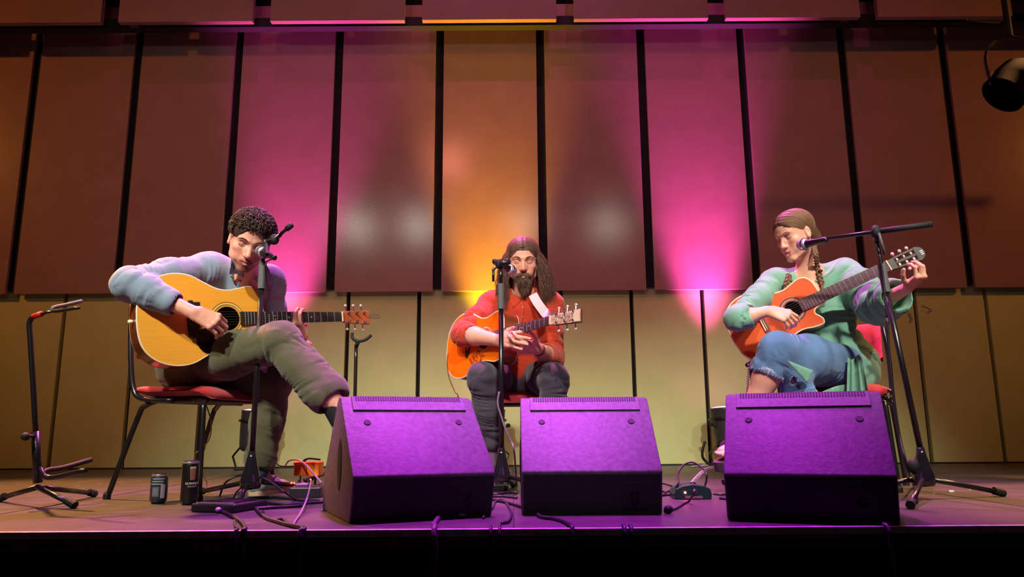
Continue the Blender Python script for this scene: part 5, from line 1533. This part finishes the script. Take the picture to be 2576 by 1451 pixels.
t, p, r = can(397, 1266, .117, 'short dark can with grey and lilac printed label, beside the tall can', mat('can_charcoal', (40, 44, 52), .35, coat=.3))
cyl_patch(p, r, -.35, .45, .028, .066).build('grey_label', mat('grey_print', (88, 92, 104), .5, noise=.2), t, smooth=True)
cyl_patch(p, r, .62, 1.15, .022, .075).build('lilac_label', mat('lilac_print', (170, 150, 170), .5), t, smooth=True)
for k in range(3):
    cyl_patch(p, r, -.7 + .1*k, .9 + .1*k, .074 + .010*k, .079 + .010*k, shape=lambda v: .8 + .2*v).build('wavy_band', mat('pale_print', (140, 146, 158), .5), t, smooth=True)
for k in range(12):
    a = -.3 + .13*k; cyl_patch(p, r, a, a + .06, .034, .062, 1).build('small_print', MATS['pale_print'] if k % 3 else MATS['lilac_print'], t) if k < 5 else None

# ------------------------------------------------------------------ pedals and boxes
def fbox(name, px0, px1, py_f, depth, h, m, parent, yaw=0, bev=.006, z0=0):
    a = fl((px0 + px1)/2, py_f); w = (px1 - px0)/F*a.y/math.cos(yaw)*1.0
    Mx = Matrix.Translation((a.x, a.y + depth/2, z0)) @ Matrix.Rotation(yaw, 4, 'Z')
    return MB().box((-w/2, -depth/2, 0), (w/2, depth/2, h), Mx).build(name, m, parent, bevel=bev), Mx, w
M_ped = mat('dark_pedal_shell', (30, 26, 34), .45)
t = empty('foot_pedal', fl(548, 1285), label='flat dark foot pedal plate with ribbed top left of the microphone stand leg', cat='pedal')
b_, Mx, w = fbox('plate', 492, 612, 1290, .20, .030, M_ped, t, R(-16))
for i in range(9):
    MB().box((-w/2 + .02 + i*(w - .04)/9, -.085, .030), (-w/2 + .026 + i*(w - .04)/9, .085, .0345), Mx).build('tread_rib', M_rub, t)
MB().box((-w/2 + .012, -.088, .030), (w/2 - .012, -.080, .034), Mx).build('edge_strip', mat('pale_speckle', (150, 130, 130), .7, noise=.4, nscale=120), t)
t = empty('pedal', fl(700, 1258), label='low black pedal box under the left stand leg, beside the first floor monitor', cat='pedal', group='effect pedals by the left player')
fbox('shell', 724, 800, 1253, .13, .045, M_ped, t, R(6)); b_, Mx, w = fbox('top_plate', 740, 770, 1249, .08, .008, mat('violet_plate', (150, 90, 160), .4), t, R(6), .002, z0=.046)
MB().sphere(Mx @ Vector((-.035, -.02, .01)), .004).build('red_light', mat('red_led', (255, 40, 30), .4, emit=(1, .05, .03), estr=12), t)
MB().sphere(Mx @ Vector((-.05, 0, .01)), .004).build('red_light', MATS['red_led'], t)
for sx in (-.02, .02): MB().lathe([(0, 0), (.008, 0), (.007, .014), (0, .014)], 12, Mx @ Matrix.Translation((sx, .02, .008))).build('knob', M_rub, t)
oc = at(778, 1180, 3.62)
t = empty('pedal', (oc.x, oc.y, 0), label='bright orange box raised on a thin stem behind the stand leg', cat='pedal')
MB().box((oc.x - .065, oc.y - .03, oc.z - .028), (oc.x - .005, oc.y + .05, oc.z + .026)).build('box', mat('deep_orange', (200, 80, 14), .4), t, bevel=.004)
MB().box((oc.x - .003, oc.y - .035, oc.z - .030), (oc.x + .055, oc.y + .05, oc.z + .028)).build('box', mat('amber_orange', (240, 130, 20), .4), t, bevel=.004)
MB().box((oc.x - .066, oc.y - .036, oc.z + .022), (oc.x + .056, oc.y + .052, oc.z + .034)).build('lid', mat('red_orange', (250, 70, 20), .4), t, bevel=.003)
MB().tube(catmull([(oc.x - .03, oc.y, oc.z + .036), (oc.x, oc.y - .02, oc.z + .05), (oc.x + .05, oc.y, oc.z + .044)], 5), .009, 8, flat=.5).build('handle', M_rub, t, smooth=True)
MB().tube([(oc.x - .04, oc.y, oc.z - .028), (oc.x - .04, oc.y, .015)], .004, 8).build('stem', M_metal, t)
MB().lathe([(0, 0), (.03, 0), (.03, .012), (.012, .02), (0, .02)], 16, Matrix.Translation((oc.x - .04, oc.y, 0))).build('foot', M_rub, t)
MB().tube([(oc.x + .03, oc.y, oc.z - .03), (oc.x + .03, oc.y, .0)], .006, 8).build('stem', M_metal, t)
MB().sphere((oc.x + .022, oc.y - .055, oc.z - .045), .005).build('red_light', MATS['red_led'], t)
# tuner pedal with red light between the middle and right monitors
gp = fl(1745, 1256)
t = empty('pedal', (gp.x, gp.y, 0), label='rounded dark green pedal with one red light between the middle and right monitors', cat='pedal')
w = .145; prof = [(-w/2, 0), (w/2, 0), (w/2 + .003, .02), (w/2 - .004, .042), (w/2 - .03, .054), (0, .060), (-w/2 + .03, .054), (-w/2 + .004, .042), (-w/2 - .003, .02)]
Mx = Matrix(((1, 0, 0, gp.x), (0, 0, 1, gp.y), (0, 1, 0, 0), (0, 0, 0, 1)))
MB().prism(prof, 0, .10, Mx).build('shell', mat('dark_green_shell', (14, 44, 44), .4), t, bevel=.004)
MB().box((gp.x - .035, gp.y - .004, .004), (gp.x + .035, gp.y, .014)).build('front_lip', mat('mauve_lip', (130, 80, 110), .5), t)
MB().sphere((gp.x - .033, gp.y - .003, .027), .0042).build('red_light', mat('red_led2', (255, 90, 90), .4, emit=(1, .10, .10), estr=40), t)
MB().lathe([(0, 0), (.010, 0), (.010, .010), (.006, .016), (0, .016)], 12, Matrix.Translation((gp.x + .005, gp.y + .003, .030)) @ Matrix.Rotation(R(90), 4, 'X')).build('jack_socket', M_chrome, t)
MB().lathe([(0, 0), (.013, 0), (.012, .006), (0, .007)], 14, Matrix.Translation((gp.x + .01, gp.y + .05, .058))).build('foot_switch', M_chrome, t)
# little pedal in the gap between left and middle monitors, and cardboard coloured scrap
pp = fl(1255, 1235)
t = empty('pedal', (pp.x, pp.y, 0), label='small violet-lit pedal between the left and middle monitors', cat='pedal')
MB().box((pp.x - .045, pp.y, 0), (pp.x + .045, pp.y + .11, .03)).build('shell', M_ped, t, bevel=.005)
for sx in (-.02, .012): MB().lathe([(0, 0), (.008, 0), (.007, .012), (0, .012)], 12, Matrix.Translation((pp.x + sx, pp.y + .07, .03))).build('knob', M_rub, t)
MB().lathe([(0, 0), (.012, 0), (.011, .005), (0, .006)], 14, Matrix.Translation((pp.x - .02, pp.y + .03, .03))).build('foot_switch', M_chrome, t)
# round weight / rubber foot disc beside the right monitor
pp = fl(1832, 1256)
o = MB().lathe([(0, 0), (.034, 0), (.036, .006), (.030, .012), (.012, .013), (.010, .009), (0, .009)], 24, Matrix.Translation((pp.x, pp.y, 0))).build('round_pad', M_rub, None, smooth=True)
tag(o, 'flat round black rubber pad at the left foot of the right monitor', 'pad')
pp = fl(1682, 1292)
o = MB().sphere((pp.x, pp.y, .014), (.016, .013, .014), 12, 8).build('cable_adapter', M_rub, None, smooth=True)
tag(o, 'small round black adapter joining cables right of the middle monitor', 'adapter')

# ------------------------------------------------------------------ cables
def fc(label, pix, r=.0042, zs=None, m=None, group='cables on the stage floor', name='cable'):
    pts = []
    for i, q in enumerate(pix):
        z = zs[i] if zs else r
        p_ = fl(q[0], q[1], z)
        if p_.y < ye + .02: pts += [Vector((p_.x, ye + .006, r + .003)), Vector((p_.x, ye - r - .014, -.004)), Vector((p_.x + .004, ye - r - .014, -.08)), Vector((p_.x + .01, ye - r - .012, -.5))]; break
        pts.append(p_)
    return cable(name, pts, r, m or M_cable, label, group=group, floor=False)
c_ = fc('black cable leaving the pedal plate towards the stage edge', [(552, 1283), (580, 1296), (603, 1309), (618, 1330), (638, 1342)], .006)
MB().sphere(fl(549, 1281, .014), (.010, .012, .008)).build('plug', mat('violet_plug', (210, 150, 220), .4), c_, smooth=True)
fc('thin black cable hooked over the edge near the pedal plate', [(590, 1309), (592, 1322), (588, 1336)], .004)
fc('dark cable bundle curving to the edge below the left stand', [(640, 1273), (652, 1288), (672, 1303), (700, 1312), (720, 1318), (734, 1342)], .006)
fc('second dark cable looping beside the bundle under the left stand', [(662, 1286), (672, 1300), (690, 1308), (712, 1305), (726, 1318), (737, 1344)], .005)
fc('black cable running along the floor behind the left stand', [(612, 1266), (660, 1264), (710, 1268), (755, 1266), (812, 1262)], .006)
fc('flat dark cable behind the pedal plate', [(620, 1254), (680, 1250), (730, 1254), (790, 1262), (815, 1262)], .006)
fc('black cable lying beside the left stand front leg', [(600, 1276), (650, 1278), (700, 1275), (750, 1272), (760, 1270)], .006)
cable('cable', [fl(553, 1248), at(566, 1215, 3.3), at(600, 1196, 3.3), at(640, 1194, 3.2), at(680, 1212, 3.1), at(716, 1238, 3.0), fl(752, 1258), fl(812, 1262)], .0042, M_cable, 'long cable arching over the base of the left microphone stand', group='cables on the stage floor')
cable('cable', [fl(585, 1256), at(600, 1232, 3.2), at(630, 1216, 3.2)], .0036, M_cable, 'short cable rising beside the shoe of the left player', group='cables on the stage floor')
cable('cable', [at(718, 1170, 3.7), at(728, 1158, 3.65), at(748, 1156, 3.6), at(766, 1166, 3.5), at(790, 1192, 3.3), at(808, 1214, 3.1)], .0045, mat('grey_cable', (130, 110, 130), .5), 'pale grey cable arching over the orange box', group='cables on the stage floor')
cable('cable', [at(782, 1212, 3.2), at(776, 1240, 3.0), at(766, 1270, 2.7), fl(748, 1306), fl(736, 1326)], .0036, MATS['grey_cable'], 'thin pale cable hanging from the pedals down to the stage edge', group='cables on the stage floor')
cable('cable', [at(675, 1150, 3.4), at(692, 1162, 3.5), at(706, 1172, 3.6), at(748, 1172, 3.65)], .003, M_cable, 'thin black cable from the left trouser leg to the orange box', group='cables on the stage floor')
cable('cable', [at(512, 1000, 3.5), at(522, 1028, 3.5), at(531, 1060, 3.5), at(528, 1100, 3.55), at(508, 1130, 3.6), at(490, 1150, 3.65), fl(520, 1212)], .0028, mat('olive_cable', (120, 110, 50), .5), 'thin yellowish cable hanging from the guitar under the left chair', group='cables hanging from guitars')
cable('cable', [at(1127, 888, 3.9), at(1125, 912, 3.9), at(1130, 950, 3.9), at(1144, 985, 3.9), at(1156, 1020, 3.9), fl(1170, 1180)], .0032, mat('brown_cable', (130, 70, 30), .5), 'thin brown cable hanging from the orange guitar', group='cables hanging from guitars')
cable('cable', [at(1256, 985, 3.43), at(1252, 1015, 3.43), at(1262, 1050, 3.43), at(1272, 1080, 3.43), at(1286, 1110, 3.44), at(1294, 1140, 3.45), fl(1300, 1225)], .0045, mat('grey_cable', (130, 110, 130), .5), 'grey cable looping off the middle microphone stand', group='cables tied to stands')
cable('cable', [at(690, 650, 3.13), at(668, 664, 3.05), at(672, 720, 3.1), at(676, 790, 3.12)], .003, M_cable, 'thin microphone cable along the left stand', group='cables tied to stands')
cable('cable', [at(2232, 800, 3.03), at(2236, 880, 3.03), at(2246, 980, 3.03), at(2262, 1090, 3.03), at(2284, 1180, 3.03), fl(2300, 1225), fl(2306, 1262), fl(2294, 1268)], .0055, M_cable, 'black cable taped down the right microphone stand', group='cables tied to stands')
cable('cable', [at(2213, 640, 3.04), at(2222, 700, 3.04), at(2231, 800, 3.03)], .004, M_cable, 'thin cable along the upper tube of the right microphone stand', group='cables tied to stands')
# out of the monitors and over the edge
fc('thick cable from the left monitor socket curling to the stage edge', [(1178, 1280), (1168, 1296), (1140, 1294), (1108, 1298), (1092, 1318), (1086, 1336)], .0075, m=mat('mauve_cable', (84, 50, 84), .5))

fc('dark cable looping between left and middle monitors', [(1216, 1302), (1222, 1288), (1238, 1278), (1246, 1262), (1262, 1256), (1276, 1268), (1286, 1290), (1280, 1310), (1262, 1316)], .0045)
fc('dark cable crossing in a loop at the edge between the monitors', [(1232, 1340), (1240, 1322), (1252, 1304), (1270, 1298), (1284, 1304), (1276, 1318)], .005)
fc('dark cable crossing the other way at the edge between the monitors', [(1256, 1338), (1246, 1322), (1232, 1306), (1220, 1308), (1218, 1318)], .005)
fc('thick black cable passing under the middle monitor', [(1215, 1250), (1250, 1258), (1285, 1266), (1318, 1276)], .006)
fc('violet-lit cable between the two monitors', [(1222, 1240), (1250, 1243), (1275, 1238), (1300, 1240)], .006)
fc('second cable between the two monitors', [(1228, 1249), (1262, 1248), (1300, 1252)], .005)
fc('thin cable arching behind the monitor gap', [(1262, 1218), (1276, 1212), (1288, 1196)], .004)
fc('orange cable behind the middle stand', [(1262, 1222), (1280, 1216), (1300, 1204)], .0035, m=mat('orange_cable', (190, 80, 20), .5))
fc('black cable from the middle monitor drooping over the edge', [(1346, 1280), (1358, 1298), (1392, 1304), (1420, 1312), (1446, 1338)], .006)
fc('thick black cable pair standing up at the middle monitor right corner', [(1585, 1338), (1588, 1312), (1602, 1292), (1640, 1288), (1700, 1290), (1760, 1278), (1836, 1268)], .0065)
fc('second cable below the middle monitor right corner', [(1600, 1336), (1596, 1312), (1612, 1296), (1660, 1294)], .006)
cable('cable', [fl(1672, 1290), fl(1700, 1282), fl(1728, 1266), at(1746, 1240, 2.84), at(1748, 1234, 2.86)], .004, M_cable, 'cable plugged into the green pedal', group='cables on the stage floor')
cable('cable', [fl(1672, 1240), at(1704, 1222, 3.1), at(1706, 1190, 3.2), at(1722, 1168, 3.25), at(1744, 1163, 3.25), at(1768, 1178, 3.2), at(1778, 1200, 3.1), fl(1768, 1240)], .0042, M_cable, 'hoop of cable standing behind the green pedal', group='cables on the stage floor')
fc('tangled cable at the right side of the middle monitor', [(1652, 1232), (1680, 1236), (1700, 1222), (1730, 1218)], .005)
fc('second tangled cable beside the middle monitor', [(1650, 1248), (1680, 1244), (1706, 1248)], .005)
fc('third tangled cable beside the middle monitor', [(1650, 1222), (1668, 1216), (1690, 1222)], .004)
fc('cable between the green pedal and the right monitor', [(1795, 1242), (1815, 1244), (1840, 1240)], .004)
fc('reddish cable end at the foot of the right monitor', [(2188, 1316), (2215, 1312), (2248, 1316), (2296, 1338)], .006, m=mat('mauve_cable', (84, 50, 84), .5))
# coiled lead
pa, pb = fl(1742, 1214, .012), fl(1812, 1180, .02); L = (pb - pa).length; ax = (pb - pa)/L; e1, e2 = frame(ax); n = 420
P = [pa.lerp(pb, i/n) + (e1*math.cos(i/n*28*6.283) + e2*math.sin(i/n*28*6.283))*.0085 + Vector((0, 0, .035*math.sin(math.pi*i/n))) for i in range(n + 1)]
o = MB().tube(P, .0022, 5).build('coiled_lead', mat('pale_coil', (190, 160, 190), .5), smooth=True); tag(o, 'pale coiled guitar lead between the green pedal and the woman\'s foot', 'cable')
# chain-like lead hanging from the woman's guitar
pa, pb = at(1884, 915, 3.7), at(1878, 1010, 3.7); n = 240
P = [pa.lerp(pb, i/n) + Vector((math.cos(i/n*16*6.283)*.006, math.sin(i/n*16*6.283)*.006, 0)) for i in range(n + 1)]
o = MB().tube(P, .002, 5).build('coiled_lead', mat('pale_coil', (190, 160, 190), .5), smooth=True); tag(o, 'thin coiled lead hanging from the tail of the woman\'s guitar', 'cable')
cable('cable', [at(1774, 1110, 5.4), at(1768, 1130, 5.4), at(1768, 1150, 5.4), at(1780, 1164, 5.4), fl(1800, 1180)], .010, M_cable, 'thick black cable looping down from the right uplighter', group='cables by the wall')
cable('cable', [fl(1740, 1176), fl(1775, 1172), fl(1800, 1178), fl(1820, 1174)], .006, mat('white_cable', (210, 205, 200), .5), 'white cable lying at the foot of the right uplighter', group='cables by the wall')
for i, (x, y) in enumerate(((1797, 1178), (1806, 1174), (1812, 1179), (1822, 1172))):
    p = fl(x, y); o = MB().prism([(-.035, -.01), (.0, -.022), (.04, -.006), (.02, .02), (-.02, .018)], 0, .010, Matrix.Translation((p.x, p.y, 0)) @ Matrix.Rotation(i*1.3, 4, 'Z')).build('paper_scrap', mat('white_scrap', (225, 220, 215), .7), None, bevel=.002)
    tag(o, ('leftmost', 'second from left', 'third from left', 'rightmost')[i] + ' of four crumpled white scraps by the right uplighter', 'scrap', 'white scraps by the right uplighter')
p = fl(2392, 1238); o = MB().prism([(-.012, -.006), (.0, -.012), (.014, -.004), (.008, .008), (-.006, .010)], 0, .008, Matrix.Translation((p.x, p.y, 0))).build('paper_scrap', mat('white_scrap', (225, 220, 215), .7), None, bevel=.002)
tag(o, 'small white scrap on the floor above the right stand leg', 'scrap')
for i, (x, y) in enumerate(((628, 1336), (598, 1324), (566, 1316), (380, 1305), (195, 1222), (250, 1216), (300, 1212), (348, 1210), (2350, 1240), (2440, 1232))):
    p = fl(x, y - 20 if i < 3 else y); o = MB().box((-.018, -.003, 0), (.018, .003, .0008), Matrix.Translation((p.x, p.y, 0)) @ Matrix.Rotation(.3 + .1*i, 4, 'Z')).build('tape_mark', mat('faded_tape', (150, 130, 120), .8, noise=.3), floor)
# cable wrapped round the left stand hub
# ------------------------------------------------------------------ hanging stage lamp at the upper right
c = at(2556, 205, 4.3)
t = empty('hanging_stage_lamp', c, label='dark stage lamp hanging from a bar in the upper right corner', cat='stage light')
q = (at(2500, 262, 4.3) - c).normalized().to_track_quat('Z', 'Y').to_matrix().to_4x4(); q.translation = c
MB().lathe([(0, -.14), (.08, -.13), (.13, -.06), (.14, .04), (.125, .12), (.13, .13), (.115, .135), (.11, .06), (0, .05)], 24, q, caps=False).build('housing', mat('lamp_dark_blue', (5, 6, 12), .95, spec=.1), t, smooth=True)
MB().tube(catmull([c + Vector((-.16, 0, -.02)), c + Vector((-.16, 0, .2)), c + Vector((0, 0, .3)), c + Vector((.16, 0, .2)), c + Vector((.16, 0, -.02))], 4), .014, 8, flat=.5).build('yoke', M_metal, t, smooth=True)
MB().tube([c + Vector((0, 0, .3)), c + Vector((0, 0, .56))], .02, 8).build('hanger', M_metal, t)
MB().tube([c + Vector((-.25, 0, .42)), c + Vector((-.05, 0, .40))], .008, 8).build('clamp_handle', M_chrome, t)
o = MB().tube([c + Vector((-.1, .0, .58)), c + Vector((2.5, .0, .58))], .024, 12).build('lighting_bar', M_metal, None, smooth=True); tag(o, 'black lighting bar above the hanging lamp at the upper right', 'bar')
c = at(2325, 776, 5.84)
o = MB().tube(catmull([c + Vector((-.02, 0, .02)), c + Vector((.02, -.02, .0)), c + Vector((.035, -.03, -.02)), c + Vector((.01, -.02, -.035))], 4), .008, 7).build('wall_clip', mat('pale_clip', (150, 140, 120), .5), None, smooth=True); tag(o, 'small pale bent clip on the beige panel joint right of the woman', 'clip')
